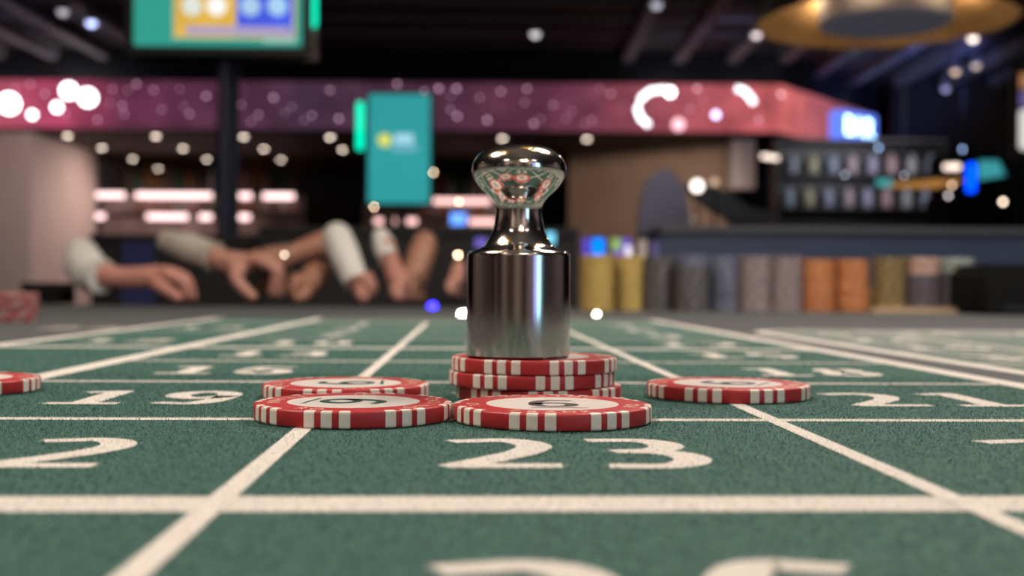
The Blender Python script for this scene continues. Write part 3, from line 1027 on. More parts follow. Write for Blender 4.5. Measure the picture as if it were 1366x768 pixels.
# black card shoe at the right margin
c0 = at(1316, 418, 1.30)
sh = empty('card_shoe', (c0.x, 1.30, TZ), 'black rounded plastic card shoe at the end of the chip stacks', 'card shoe')
M_shoe = mat('black plastic', (0.005, 0.005, 0.005), 0.8, spec=0.15)
obj('body', MB().rbox((0, 0.0, 0.0002), (0.16, 0.14, 0.052), 0.008), M_shoe, sh, smooth=True, angle=30)
obj('lid', MB().rbox((0.004, 0.006, 0.0522), (0.156, 0.134, 0.057), 0.002), M_shoe, sh, smooth=True, angle=30)
obj('slot', MB().box((0.02, -0.0015, 0.006), (0.14, 0.0, 0.010)), M_rail, sh)
# black box on the left part of the far edge
c0 = at(36, 389, 1.62)
bx = empty('cash_box', (c0.x, 1.60, TZ), 'low black box on the table edge beside the white sleeve', 'box')
obj('body', MB().rbox((0, 0, 0.0002), (0.056, 0.05, 0.024), 0.004), M_shoe, bx)
obj('lid', MB().rbox((-0.001, -0.001, 0.0242), (0.057, 0.051, 0.030), 0.003), M_shoe, bx)

# small indicator lamps on the far felt
M_ind = mat('lamp bezel', (0.05, 0.05, 0.05), 0.4)
for px, py, D, col, st, r, lab in ((577, 409, 1.46, (0.04, 0.03, 1.0), 9, 0.0055, 'small blue indicator lamp on the far felt left of the marker'), (796, 419, 1.13, (1.0, 0.82, 0.66), 30, 0.0020, 'tiny warm light on the felt in front of the yellow chips'),
                                   (618, 420, 1.12, (1.0, 0.95, 0.9), 30, 0.0042, 'tiny white light on the felt half hidden behind the marker')):
    p = at(px, py, D)
    zz = p.z - TZ
    o = empty('indicator_lamp', (p.x, p.y, TZ), lab, 'lamp')
    obj('bezel', MB().lathe([(0, 0.0002), (0.006, 0.0002), (0.006, max(0.001, zz - r)), (0, max(0.001, zz - r))], 12), M_ind, o)
    obj('bulb', MB().ball((0, 0, zz), r, 12, 6), glow('indicator glass', col, st), o, smooth=True)

# ------------------------------------------------------------------ people: forearms and hands at the far edge
M_skin = [mat('skin tone %d' % i, c, 0.5, var=0.08, scale=60, spec=0.35) for i, c in enumerate(((0.42, 0.185, 0.14), (0.40, 0.19, 0.14), (0.30, 0.14, 0.09), (0.36, 0.16, 0.12)))]
M_sl = mat('white shirt cotton', (0.55, 0.52, 0.47), 0.9, var=0.06, scale=30, bump=0.4)
M_sl2 = mat('beige shirt cotton', (0.40, 0.35, 0.29), 0.9, var=0.06, scale=30, bump=0.4)
M_cuff = mat('navy cloth', (0.02, 0.025, 0.06), 0.9)


def skin_obj(name, nodes, edges, radii, material, parent=None, sub=2):
    me = bpy.data.meshes.new(name)
    me.from_pydata([tuple(n) for n in nodes], edges, [])
    me.materials.append(material)
    o = bpy.data.objects.new(name, me)
    COL.objects.link(o)
    if parent is not None:
        o.parent = parent
    md = o.modifiers.new('skin', 'SKIN')
    md.use_smooth_shade = True
    me.skin_vertices[0] if me.skin_vertices else None
    lay = me.skin_vertices[0].data
    for i, r in enumerate(radii):
        lay[i].radius = (r, r)
        lay[i].use_root = (i == 0)
    sb = o.modifiers.new('sub', 'SUBSURF')
    sb.levels = sub
    sb.render_levels = sub
    return o


def arm_hand(arm, knuck, mids, tips, thumb, D, skin, r_px=1.0):
    """ARM: (px, py, dD, radius px) along the forearm to the palm. KNUCK, MIDS, TIPS: four (px, py) each; THUMB: three."""
    k = D / FPX
    nodes, rad, edges = [], [], []
    for i, (x, y, d, r) in enumerate(arm):
        nodes.append(at(x, y, D + d))
        rad.append(r * k)
        if i:
            edges.append((i - 1, i))
    palm = len(nodes) - 1
    spread = (-0.030, -0.010, 0.011, 0.030)
    for j in range(4):
        prev = palm
        for lvl, (row, r) in enumerate(((knuck, 8.5), (mids, 7.5), (tips, 5.5))):
            x, y = row[j]
            nodes.append(at(x, y, D + arm[-1][2] + spread[j] * (1.0, 1.05, 0.9)[lvl]))
            rad.append(r * k * (0.9 if j == 3 else 1) * r_px)
            edges.append((prev, len(nodes) - 1))
            prev = len(nodes) - 1
    prev = palm
    for lvl, (x, y) in enumerate(thumb):
        nodes.append(at(x, y, D + arm[-1][2] - 0.034 - 0.006 * lvl))
        rad.append((9.5, 8, 6)[lvl] * k * r_px)
        edges.append((prev, len(nodes) - 1))
        prev = len(nodes) - 1
    zmin = TZ + 0.0005
    nodes = [Vector((p.x, p.y, max(p.z, zmin + r))) for p, r in zip(nodes, rad)]
    return skin_obj('person', nodes, edges, rad, skin)


def sleeve(pts, D, material, parent):
    k = D / FPX
    P = [at(x, y, D + d) for x, y, d, r in pts]
    P = [Vector((p.x, p.y, max(p.z, TZ + 0.001 + r * k))) for p, (_, _, _, r) in zip(P, pts)]
    R = [r * k for *_, r in pts]
    # rounded closing at the elbow, rolled cuff at the wrist
    d = (P[0] - P[1]).normalized()
    P = [P[0] + d * R[0] * 0.7, P[0] + d * R[0] * 0.45] + P
    R = [R[0] * 0.35, R[0] * 0.8] + R
    e = (P[-1] - P[-2]).normalized()
    mb = MB().tube(P + [P[-1] + e * 0.004, P[-1] + e * 0.003], R + [R[-1] * 1.06, R[-1] * 0.7], 16)
    o = obj('sleeve', mb, material, parent, smooth=True, angle=60)
    return o


# 1: white sleeve, hand laid on the felt
p1 = arm_hand([(112, 352, 0.03, 21), (140, 368, 0.0, 17), (170, 371, 0.0, 14.5), (198, 368, 0.0, 16)],
              [(222, 365), (226, 361), (226, 361), (220, 365)], [(246, 376), (251, 371), (251, 371), (243, 376)], [(250, 401), (258, 402), (260, 402), (252, 402)],
              [(212, 380), (228, 390), (242, 400)], 1.55, M_skin[0])
tag(p1, 'hand with bent fingers on the far table edge, white sleeve, beside the black box', 'person', 'people with hands on the far edge')
sleeve([(108, 335, 0.05, 21), (112, 352, 0.03, 27), (124, 366, 0.01, 26), (134, 368, 0.0, 22)], 1.55, M_sl, p1)
# 2: beige sleeve from upper left, pinching hand
p2 = arm_hand([(250, 330, 0.03, 16), (285, 342, 0.01, 17), (302, 349, 0.0, 15), (325, 352, 0.0, 16)],
              [(346, 346), (350, 344), (351, 346), (346, 350)], [(370, 360), (374, 357), (375, 360), (371, 364)], [(362, 396), (370, 398), (374, 398), (368, 400)],
              [(312, 368), (326, 386), (342, 399)], 1.60, M_skin[1])
tag(p2, 'pinching hand in a beige sleeve, between the white sleeved hand and the watch', 'person', 'people with hands on the far edge')
sleeve([(222, 322, 0.06, 15), (252, 331, 0.03, 21), (284, 342, 0.01, 20)], 1.60, M_sl2, p2)
# 3: bare forearm with a bright watch
p3 = arm_hand([(452, 316, 0.02, 20), (425, 330, 0.0, 21), (388, 340, -0.01, 15), (368, 345, -0.02, 15)],
              [(350, 343), (348, 338), (349, 337), (352, 340)], [(330, 355), (327, 348), (328, 346), (333, 350)], [(322, 378), (318, 372), (322, 370), (328, 374)],
              [(362, 362), (352, 378), (346, 390)], 1.70, M_skin[2])
tag(p3, 'bare brown forearm with a glinting wristwatch reaching down over the table', 'person', 'people with hands on the far edge')
wc = at(384, 341, 1.69)
wt = obj('wristwatch', MB().lathe([(0.0155, -0.008), (0.0185, -0.008), (0.0185, 0.008), (0.0155, 0.008)], 24, closed=True,
                                  M=Matrix.Translation(wc) @ Matrix.Rotation(PI / 2, 4, 'Y') @ Matrix.Rotation(0.3, 4, 'X')), mat('watch steel', (0.5, 0.48, 0.45), 0.25, metal=1.0), p3, smooth=True)
obj('watch_glint', MB().ball(at(378, 340, 1.665), 0.0032, 12, 6), glow('watch glint glow', (1.0, 0.85, 0.65), 14), wt)  # the watch's glint, put in as a small glowing ball
# 3b: lower fist
p3b = arm_hand([(432, 358, 0.05, 20), (420, 368, 0.03, 20), (410, 376, 0.0, 18), (404, 380, 0.0, 17)],
               [(396, 374), (394, 371), (394, 371), (397, 374)], [(388, 386), (386, 384), (387, 384), (390, 386)], [(396, 398), (394, 398), (396, 398), (398, 398)],
               [(408, 392), (400, 397), (392, 399)], 1.62, M_skin[2])
tag(p3b, 'brown fist resting on the felt below the forearm with the watch', 'person', 'people with hands on the far edge')
# 4: white sleeve coming down to a fist
p4 = arm_hand([(452, 320, 0.04, 15), (466, 350, 0.02, 16), (476, 372, 0.0, 14), (484, 378, 0.0, 15)],
              [(488, 372), (492, 370), (492, 371), (489, 374)], [(496, 384), (499, 382), (499, 383), (496, 386)], [(488, 398), (492, 399), (493, 399), (490, 399)],
              [(480, 390), (484, 397), (490, 400)], 1.60, M_skin[3])
tag(p4, 'hand under a white sleeve hanging straight down beside the watch arm', 'person', 'people with hands on the far edge')
sleeve([(449, 314, 0.05, 20), (458, 335, 0.03, 21), (468, 360, 0.01, 19), (474, 374, 0.0, 17)], 1.60, M_sl, p4)
# 5: two forearms meeting
p5 = arm_hand([(512, 318, 0.04, 12), (520, 345, 0.02, 14), (528, 365, 0.0, 14), (534, 374, 0.0, 14)],
              [(534, 382), (538, 380), (540, 380), (538, 383)], [(532, 392), (538, 392), (542, 392), (540, 393)], [(536, 402), (541, 402), (545, 402), (543, 402)],
              [(526, 386), (530, 394), (534, 401)], 1.60, M_skin[3])
tag(p5, 'hand in a cream sleeve pointing down, touching the bare forearm next to it', 'person', 'people with hands on the far edge')
sleeve([(507, 313, 0.05, 11), (512, 326, 0.04, 15), (518, 344, 0.02, 14)], 1.60, M_sl, p5)
p6 = arm_hand([(570, 310, 0.04, 17), (564, 335, 0.02, 20), (556, 356, 0.0, 19), (552, 372, 0.0, 18)],
              [(548, 384), (552, 386), (556, 386), (560, 384)], [(546, 394), (551, 396), (556, 396), (561, 394)], [(545, 404), (551, 404), (557, 404), (562, 404)],
              [(540, 378), (534, 388), (532, 398)], 1.63, M_skin[2])
tag(p6, 'bare forearm and hand pointing down next to the cream sleeve, left of the marker', 'person', 'people with hands on the far edge')
p7 = arm_hand([(612, 350, 0.05, 9), (611, 362, 0.02, 10), (609, 370, 0.0, 11), (608, 376, 0.0, 11)],
              [(604, 380), (607, 380), (610, 380), (612, 380)], [(603, 388), (606, 388), (610, 388), (613, 388)], [(604, 396), (607, 396), (610, 396), (612, 396)],
              [(600, 378), (599, 385), (601, 391)], 1.63, M_skin[1], 0.7)
tag(p7, 'small part of a hand showing just beside the steel marker', 'person', 'people with hands on the far edge')

# ------------------------------------------------------------------ counters behind the table
M_cnt = mat('black brown laminate', (0.012, 0.009, 0.009), 0.6)
M_navy = mat('navy leatherette', (0.05, 0.064, 0.115), 0.55, var=0.1, scale=8)
M_edge = mat('grey counter edge', (0.11, 0.10, 0.105), 0.5)
M_bluep = mat('blue cloth panel', (0.03, 0.04, 0.14), 0.8)


def counter(label, px0, px1, py, D, m_body, m_top, depth=0.3, tt=0.02):
    A, B = at(px0, py, D), at(px1, py, D)
    z = (A.z + B.z) / 2
    o = empty('service_counter', ((A.x + B.x) / 2, D, 0), label, 'counter')
    h = (B.x - A.x) / 2
    obj('front_panel', MB().box((-h, 0, 0.0), (h, depth, z - tt)), m_body, o)
    obj('counter_top', MB().box((-h, -0.015, z - tt), (h, depth, z)), m_top, o)
    return o, h, z


c1, h1, z1 = counter('black service counter behind the hands, beside the beige wall', 122, 345, 313, 3.05, M_cnt, M_cnt)
A, B = at(163, 318, 3.04), at(206, 318, 3.04)
obj('blue_panel', MB().box((A.x - c1.location.x, -0.012, 0.55), (B.x - c1.location.x, 0.0, z1 - 0.02)), M_bluep, c1)
counter('black service counter behind the hands, left of the steel marker', 346, 772, 303, 2.98, M_cnt, M_cnt)
counter('navy blue counter with grey edge behind the chip stacks', 880, 1480, 303, 2.70, M_navy, M_edge, 0.5, 0.014)

# ------------------------------------------------------------------ screens on posts
M_frame = mat('black screen frame', (0.01, 0.01, 0.011), 0.5)
M_bezel = mat('bronze screen bezel', (0.50, 0.36, 0.30), 0.5)
M_post = mat('dark blue steel post', (0.018, 0.022, 0.045), 0.5)
M_teal = glow('teal screen', (0.040, 0.36, 0.285), 0.95, sample=True)
M_teal2 = glow('deep teal screen', (0.034, 0.35, 0.36), 0.95, sample=True, var=0.25, scale=1.6)
M_led = glow('green LED bar', (0.0, 0.92, 0.55), 1.5)


def px_box(x0, x1, y0, y1, D, d0, d1, o, r=None):
    """Box whose front seen at depth D spans the given pixels, in the frame of object O."""
    A, B = at(x0, y1, D), at(x1, y0, D)
    l = o.location
    lo, hi = (A.x - l.x, D + d0 - l.y, A.z - l.z), (B.x - l.x, D + d1 - l.y, B.z - l.z)
    return MB().rbox(lo, hi, r) if r else MB().box(lo, hi)


D1 = 3.5
pp = at(298, 384, D1 + 0.10)
s1 = empty('roulette_display', (pp.x, D1 + 0.04, 0), 'large teal results screen on a dark post with yellow and blue picture', 'screen')
obj('frame', px_box(168, 414, -150, 72, D1, 0.0, 0.05, s1, 0.012), M_frame, s1)
obj('screen_panel', px_box(179, 404, -140, 61, D1, -0.006, -0.001, s1, 0.01), M_teal, s1)
obj('picture_border', px_box(232, 396, -110, 52, D1, -0.010, -0.0065, s1), glow('pale yellow border', (0.60, 0.52, 0.22), 0.9), s1)
obj('picture_half', px_box(236, 315, -105, 48, D1, -0.013, -0.0105, s1), glow('yellow picture', (0.80, 0.48, 0.07), 1.0, var=0.25, scale=14), s1)
obj('picture_half', px_box(317, 392, -105, 48, D1, -0.013, -0.0105, s1), glow('blue picture', (0.07, 0.12, 0.80), 1.0, var=0.25, scale=14), s1)
obj('caption_strip', px_box(250, 388, 37, 47, D1, -0.016, -0.0135, s1), glow('lilac strip', (0.50, 0.42, 0.66), 0.85), s1)
for px, py, col in ((256, 8, (0.75, 0.80, 0.72)), (289, 8, (1.0, 1.0, 0.95)), (334, 8, (0.42, 0.62, 0.85)), (370, 8, (0.40, 0.66, 0.90))):
    c = at(px, py, D1 - 0.02) - s1.location
    obj('round_badge', MB().lathe([(0, -0.004), (0.029, -0.004), (0.029, 0.004), (0, 0.004)], 20, M=Matrix.Translation(c) @ Matrix.Rotation(PI / 2, 4, 'X')), glow('pale badge', col, 1.0), s1)
obj('badge_strip', px_box(352, 394, 50, 58, D1, -0.010, -0.0065, s1), glow('pale green badge', (0.28, 0.55, 0.50), 1.0), s1)
obj('post', MB().lathe([(0, 0), (0.022, 0), (0.022, at(298, 60, D1).z), (0, at(298, 60, D1).z)], 16, (0, 0.06, 0)), M_post, s1)
obj('foot', MB().lathe([(0, 0), (0.13, 0), (0.13, 0.012), (0.03, 0.02), (0, 0.02)], 24, (0, 0.06, 0)), M_post, s1)
# the twin screen back to back behind it
s1b = empty('roulette_display', (pp.x, D1 + 0.13, 0), 'rear screen behind the teal results screen, bronze bezel and green light bar', 'screen')
obj('frame', px_box(185, 424, -150, 80, D1 + 0.16, 0.0, 0.05, s1b, 0.012), M_frame, s1b)
obj('bezel_strip', px_box(330, 423, 72, 80, D1 + 0.16, -0.006, -0.001, s1b), M_bezel, s1b)
obj('bezel_strip', px_box(415, 423, -150, 72, D1 + 0.16, -0.006, -0.001, s1b), M_bezel, s1b)
obj('light_bar', px_box(413, 424, -120, 36, D1 + 0.15, -0.012, -0.001, s1b, 0.006), M_led, s1b)
A = at(305, 78, D1 + 0.2)
obj('bracket', MB().box((-0.05, 0.02, A.z - 0.02), (0.05, 0.05, A.z + 0.02)), M_frame, s1b)
obj('post', MB().lathe([(0, 0.02), (0.015, 0.02), (0.015, A.z + 0.06), (0, A.z + 0.06)], 12, (0.0, 0.105, 0)), M_post, s1b)

D2 = 6.0
pp = at(532, 384, D2)
s2 = empty('roulette_display', (pp.x, D2 + 0.05, 0), 'tall teal screen with a yellow and white logo behind the marker', 'screen')
obj('frame', px_box(488, 577, 123, 274, D2, 0.0, 0.05, s2, 0.01), mat('dark green frame', (0.01, 0.03, 0.025), 0.5), s2)
obj('screen_panel', px_box(491, 574, 126, 271, D2, -0.006, -0.001, s2, 0.012), M_teal2, s2)
c = at(513, 187, D2 - 0.012) - s2.location
obj('logo_disc', MB().lathe([(0, -0.004), (0.034, -0.004), (0.034, 0.004), (0, 0.004)], 20, M=Matrix.Translation(c) @ Matrix.Rotation(PI / 2, 4, 'X')), glow('yellow logo', (0.62, 0.66, 0.12), 1.2), s2)
obj('logo_bar', px_box(526, 552, 179, 192, D2, -0.014, -0.009, s2, 0.012), glow('pale blue logo', (0.36, 0.66, 0.80), 1.1), s2)
obj('logo_bar', px_box(522, 558, 194, 202, D2, -0.014, -0.009, s2, 0.01), glow('light teal logo', (0.16, 0.45, 0.55), 1.0), s2)
obj('light_bar', px_box(476, 485, 136, 200, D2 - 0.02, -0.01, 0.01, s2, 0.012), M_led, s2)
obj('light_bar_arm', px_box(478, 492, 140, 146, D2, 0.0, 0.03, s2), M_frame, s2)
zt = at(532, 200, D2).z
obj('post', MB().lathe([(0, 0), (0.014, 0), (0.014, zt), (0, zt)], 12, (0, 0.02, 0)), M_post, s2)
obj('foot', MB().lathe([(0, 0), (0.2, 0), (0.2, 0.012), (0.03, 0.02), (0, 0.02)], 24, (0, 0.02, 0)), M_post, s2)

# wall screen cut by the right margin
D3 = 7.5
pp = at(1380, 384, D3)
s3 = empty('wall_screen', (pp.x, D3 + 0.03, 0), 'white lit screen cut off by the right margin', 'screen')
obj('frame', px_box(1352, 1440, 84, 214, D3, 0.0, 0.05, s3, 0.02), M_frame, s3)
obj('screen_panel', px_box(1359, 1434, 146, 200, D3, -0.006, -0.001, s3, 0.03), glow('white screen', (0.85, 0.83, 0.80), 0.9), s3)
obj('screen_panel', px_box(1360, 1434, 122, 142, D3, -0.006, -0.001, s3), glow('violet screen', (0.20, 0.15, 0.40), 0.7), s3)
obj('screen_panel', px_box(1360, 1434, 98, 118, D3, -0.006, -0.001, s3), glow('amber screen', (0.55, 0.25, 0.12), 0.7), s3)
obj('post', MB().lathe([(0, 0), (0.02, 0), (0.02, at(1380, 200, D3).z), (0, at(1380, 200, D3).z)], 12, (0, 0.03, 0)), M_post, s3)

# small glows between the marker and the stacks
def little_screen(px0, px1, py0, py1, D, col, st, lab, extra=()):
    A, B = at((px0 + px1) / 2, py1, D), at(px1, py0, D)
    o = empty('small_screen', (A.x, D, TZ if D < 1.6 else 0), lab, 'screen')
    obj('casing', px_box(px0 - 2, px1 + 2, py0 - 2, py1 + 2, D, 0.0, 0.02, o), M_frame, o)
    obj('screen_panel', px_box(px0, px1, py0, py1, D, -0.005, -0.001, o), glow('small screen light', col, st), o)
    for (a, b, c_, d, cc, s_) in extra:
        obj('screen_panel', px_box(a, b, c_, d, D, -0.009, -0.0055, o), glow('small screen light', cc, s_), o)
    zb_ = A.z - o.location.z
    obj('stand', MB().lathe([(0, 0), (0.02, 0), (0.02, 0.01), (0.008, 0.02), (0.008, zb_ + 0.01), (0, zb_ + 0.01)], 12, (0, 0.03, 0)), M_frame, o)


little_screen(790, 806, 318, 342, 2.35, (0.0, 0.22, 1.0), 1.6, 'bright blue little screen above the yellow chips', ((777, 788, 318, 342, (0.14, 0.09, 0.75), 0.8),))
little_screen(818, 842, 318, 342, 2.30, (0.22, 0.12, 0.6), 0.9, 'little screen with green and white stripes above the yellow chips', ((815, 828, 318, 334, (0.35, 0.55, 0.18), 0.9), (834, 842, 328, 344, (0.9, 0.85, 0.95), 1.2)))
little_screen(852, 862, 320, 344, 2.35, (0.55, 0.42, 0.36), 0.75, 'narrow beige lit panel above the charcoal chips', ((868, 878, 322, 342, (0.15, 0.12, 0.28), 0.7),))
little_screen(728, 740, 310, 326, 2.6, (0.20, 0.66, 0.90), 1.4, 'pale cyan little screen touching the neck of the marker')
little_screen(601, 622, 284, 300, 4.6, (0.14, 0.34, 1.0), 1.8, 'sky blue little screen left of the marker neck')
little_screen(634, 650, 318, 330, 2.7, (0.22, 0.16, 0.70), 0.9, 'violet little screen behind the marker shoulder')
# warm points of light left of the marker, drawn as glowing balls on sticks
M_tea = glow('warm point glow', (1.0, 0.70, 0.45), 26)
for px, py, D, lab in ((611, 340, 2.7, 'upper of two warm points of light left of the marker shoulder'), (611, 353, 2.7, 'lower of two warm points of light left of the marker shoulder'),
                       (606, 307, 3.3, 'warm light under the sky blue screen, first of three'), (617, 312, 3.3, 'warm light under the sky blue screen, second of three'), (627, 307, 3.3, 'warm light under the sky blue screen, third of three'),
                       (612, 269, 4.7, 'warm light just above the sky blue screen'), (578, 230, 6.6, 'faint warm light at the edge of the tall teal screen'), (499, 276, 6.6, 'faint warm light under the tall teal screen')):
    p = at(px, py, D)
    o = empty('warm_point', p, lab, 'light', 'warm points of light around the marker')
    dim = 0.8 if D < 3 else 0.5
    obj('glow_ball', MB().ball((0, 0, 0), 0.0042 * D / 2.7 * dim, 10, 6), M_tea, o, smooth=True)
    obj('stick', MB().tube([(0, 0.004, 0), (0, 0.004, -p.z)], 0.003, 6), M_frame, o)

# ------------------------------------------------------------------ big pendant lamps
M_shade_o = mat('dark bronze shade', (0.05, 0.035, 0.03), 0.45)
M_gold_in = mat('gold leaf lining', (0.45, 0.28, 0.14), 0.6, metal=0.3, var=0.15, scale=10)
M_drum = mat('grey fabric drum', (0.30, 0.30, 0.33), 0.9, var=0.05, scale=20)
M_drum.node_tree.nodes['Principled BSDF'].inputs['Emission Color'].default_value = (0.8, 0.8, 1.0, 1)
M_drum.node_tree.nodes['Principled BSDF'].inputs['Emission Strength'].default_value = 0.045  # dim glow put into the fabric in place of light from below
M_bulb_w = glow('warm bulb', (1.0, 0.66, 0.30), 14)
M_diff = glow('warm white diffuser', (1.0, 0.90, 0.80), 3.0)


def pendant(x, y, zr, label, lit_down):
    o = empty('pendant_lamp', (x, y, zr), label, 'lamp', 'gold pendant lamps')
    R = 0.495
    out = [(R, 0), (R + 0.006, 0.004), (R - 0.01, 0.12), (R - 0.06, 0.24), (R - 0.17, 0.35), (0.18, 0.42), (0.05, 0.45), (0, 0.45)]
    obj('shade', MB().lathe(out, 48), M_shade_o, o, smooth=True)
    inn = [(R - 0.001, 0.0), (R - 0.02, 0.025), (0.42, 0.06), (0.36, 0.105), (0.325, 0.16), (0.315, 0.22), (0.30, 0.30), (0, 0.32)]
    obj('lining', MB().lathe(inn, 48), M_gold_in, o, smooth=True)
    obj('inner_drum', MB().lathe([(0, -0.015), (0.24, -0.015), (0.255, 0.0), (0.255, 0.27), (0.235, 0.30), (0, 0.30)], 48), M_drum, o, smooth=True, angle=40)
    for i in range(6):
        t = 2 * PI * (i + 0.5) / 6
        b = obj('bulb', MB().ball((0.285 * math.cos(t), 0.285 * math.sin(t), 0.20), 0.014, 10, 6), M_bulb_w, o, smooth=True)
    light('ceiling_fill', 'POINT', (x, y, zr + 0.55), 14.0, (1.0, 0.86, 0.72), 0.08)  # light added above the shade to brighten the ceiling
    for i in range(6):
        t = 2 * PI * i / 6
        light('pendant_glow', 'POINT', (x + 0.285 * math.cos(t), y + 0.285 * math.sin(t), zr + 0.12), 1.1, (1.0, 0.76, 0.42), 0.015)
    obj('cord', MB().tube([(0, 0, 0.45), (0, 0, 3.42 - zr)], 0.008, 8), M_frame, o)
    if lit_down:
        obj('diffuser', MB().lathe([(0, -0.02), (0.2, -0.02), (0.2, -0.0151), (0, -0.0151)], 32), M_diff, o)
        light('pendant_light', 'AREA', (x, y, zr - 0.026), lit_down, (1.0, 0.94, 0.87), 0.42)
    return o


P4 = at(1180, 20, 4.62)
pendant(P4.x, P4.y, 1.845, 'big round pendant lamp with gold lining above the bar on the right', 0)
pendant(-0.72, 0.35, 1.86, 'gold pendant lamp hanging over the left side of the table', 14.0)
pendant(0.50, 0.95, 1.86, 'gold pendant lamp hanging over the far half of the table', 17.0)
pendant(0.35, -1.25, 1.90, 'gold pendant lamp hanging behind the camera', 7.0)

# ------------------------------------------------------------------ the dark bar on the right: shelves with lit bottles, machines
DR = 12.0
rb = empty('bottle_rack', (0, 0, 0), 'dark bottle rack with two rows of pale bottles beyond the navy counter', 'rack')
x0, x1 = at(1035, 0, DR).x, at(1262, 0, DR).x
for py in (232, 277):
    z = at(1150, py, DR).z
    obj('shelf_board', MB().box((x0, DR - 0.06, z - 0.02), (x1, DR + 0.2, z)), M_shelf, rb)
zt = at(1150, 190, DR).z
obj('back_panel', MB().box((x0, DR + 0.2, 0), (x1, DR + 0.23, zt)), M_shelf, rb)
obj('top_board', MB().box((x0, DR - 0.06, zt), (x1, DR + 0.23, zt + 0.03)), mat('brown grey board', (0.06, 0.05, 0.05), 0.6), rb)
for x in (x0, x1 - 0.03):
    obj('upright', MB().box((x, DR - 0.06, 0), (x + 0.03, DR + 0.2, zt)), M_shelf, rb)
cols = [('blue grey', (0.24, 0.27, 0.33)), ('straw', (0.34, 0.31, 0.20)), ('steel blue', (0.22, 0.24, 0.33)), ('rose grey', (0.34, 0.26, 0.29)), ('lavender', (0.27, 0.25, 0.36)), ('rose', (0.36, 0.22, 0.24)), ('grey', (0.29, 0.28, 0.29)),
        ('slate', (0.23, 0.25, 0.31))]
for row, (py, xs) in enumerate(((232, (1058, 1085, 1112, 1138, 1165, 1191, 1218, 1243)), (277, (1053, 1080, 1106, 1133, 1158, 1184, 1211, 1237)))):
    for k, px in enumerate(xs):
        n, c = cols[k]
        p = at(px, py, DR)
        me = MB().lathe([(0, 0), (0.052, 0), (0.055, 0.01), (0.055, 0.13), (0.035, 0.17), (0.018, 0.185), (0.018, 0.215), (0, 0.215)], 12).mesh('bottle')
        o = obj('bottle', me, BM2.setdefault(n, mat(n + ' milk glass', c, 0.3)) if 'BM2' in globals() else None)
        if not me.materials:
            BM2 = {n: mat(n + ' milk glass', c, 0.3)}
            me.materials.append(BM2[n])
        me.polygons.foreach_set('use_smooth', [True] * len(me.polygons))
        o.location = (p.x, DR + 0.03, at(1150, py, DR).z)
        tag(o, '%s glass bottle on the %s board of the dark rack, %s along it' % (n, ('upper', 'lower')[row], ORD[k]), 'bottle', 'pale bottles on the dark rack')
for py in (196, 240):
    z = at(1150, py, DR).z
light('rack_fill', 'AREA', (at(1150, 0, DR).x, DR - 0.9, 2.35), 14, (0.9, 0.92, 1.0), 1.2, (0.9, 0, 0))  # added light without a fixture, brightening the bottles

# lit machines beside the rack
DM = 9.5
mc = empty('slot_machine', (at(1290, 0, DM).x, DM + 0.1, 0), 'slot machine with gold arm, teal screens and a blue light bar', 'slot machine')
obj('cabinet', px_box(1262, 1345, 258, 420, DM, 0.0, 0.5, mc, 0.02), M_shoe, mc)
obj('cabinet_base', MB().box((-0.2, -0.08, 0), (0.3, 0.38, at(1300, 418, DM).z)), M_shoe, mc)
obj('head_box', px_box(1256, 1330, 206, 259, DM, 0.02, 0.3, mc, 0.02), M_shoe, mc)
obj('light_bar', px_box(1290, 1300, 218, 256, DM, -0.03, 0.019, mc, 0.02), glow('deep blue light bar', (0.0, 0.06, 1.0), 3.0), mc)
obj('top_light', px_box(1260, 1280, 219, 226, DM, -0.02, 0.019, mc, 0.015), glow('cream top light', (1.0, 0.80, 0.68), 2.4), mc)
a_, b_, c_, d_ = at(1306, 214, DM), at(1332, 214, DM), at(1342, 234, DM), at(1306, 240, DM)
l_ = mc.location
obj('screen_panel', MB().add([p - l_ for p in (a_, b_, c_, d_)] + [p - l_ + Vector((0, 0.03, 0)) for p in (a_, b_, c_, d_)], [(0, 1, 2, 3), (7, 6, 5, 4), (0, 4, 5, 1), (1, 5, 6, 2), (2, 6, 7, 3), (3, 7, 4, 0)]), glow('teal slot screen', (0.05, 0.35, 0.38), 0.9), mc)
obj('screen_panel', px_box(1170, 1190, 239, 248, DM, -0.01, 0.02, mc, 0.01), glow('teal slot screen', (0.08, 0.42, 0.42), 0.9), mc)
obj('gold_arm', MB().tube([at(1186, 247, DM + 0.05) - l_, at(1225, 246, DM + 0.05) - l_, at(1262, 244, DM + 0.05) - l_, at(1284, 240, DM + 0.06) - l_], [0.02, 0.03, 0.042, 0.04], 10), glow('gold lit trim', (0.48, 0.22, 0.06), 0.85), mc)
for k, (px, py, D, col, st, lab) in enumerate(((1026, 209, 11.0, (1.0, 0.82, 0.68), 2.2, None),)):
    o = empty('tube_lamp', at(px, py, D), 'short pale tube lamp beside the pale wall pier', 'lamp')
    A, B = at(1016, 208, D) - at(px, py, D), at(1038, 211, D) - at(px, py, D)
    obj('tube', MB().tube([A, B], 0.02, 10), glow('cream tube', col, st), o, smooth=True)
    obj('hanger', MB().tube([(0, 0, 0.01), (0, 0, 3.42 - at(px, py, D).z)], 0.005, 6), M_frame, o)
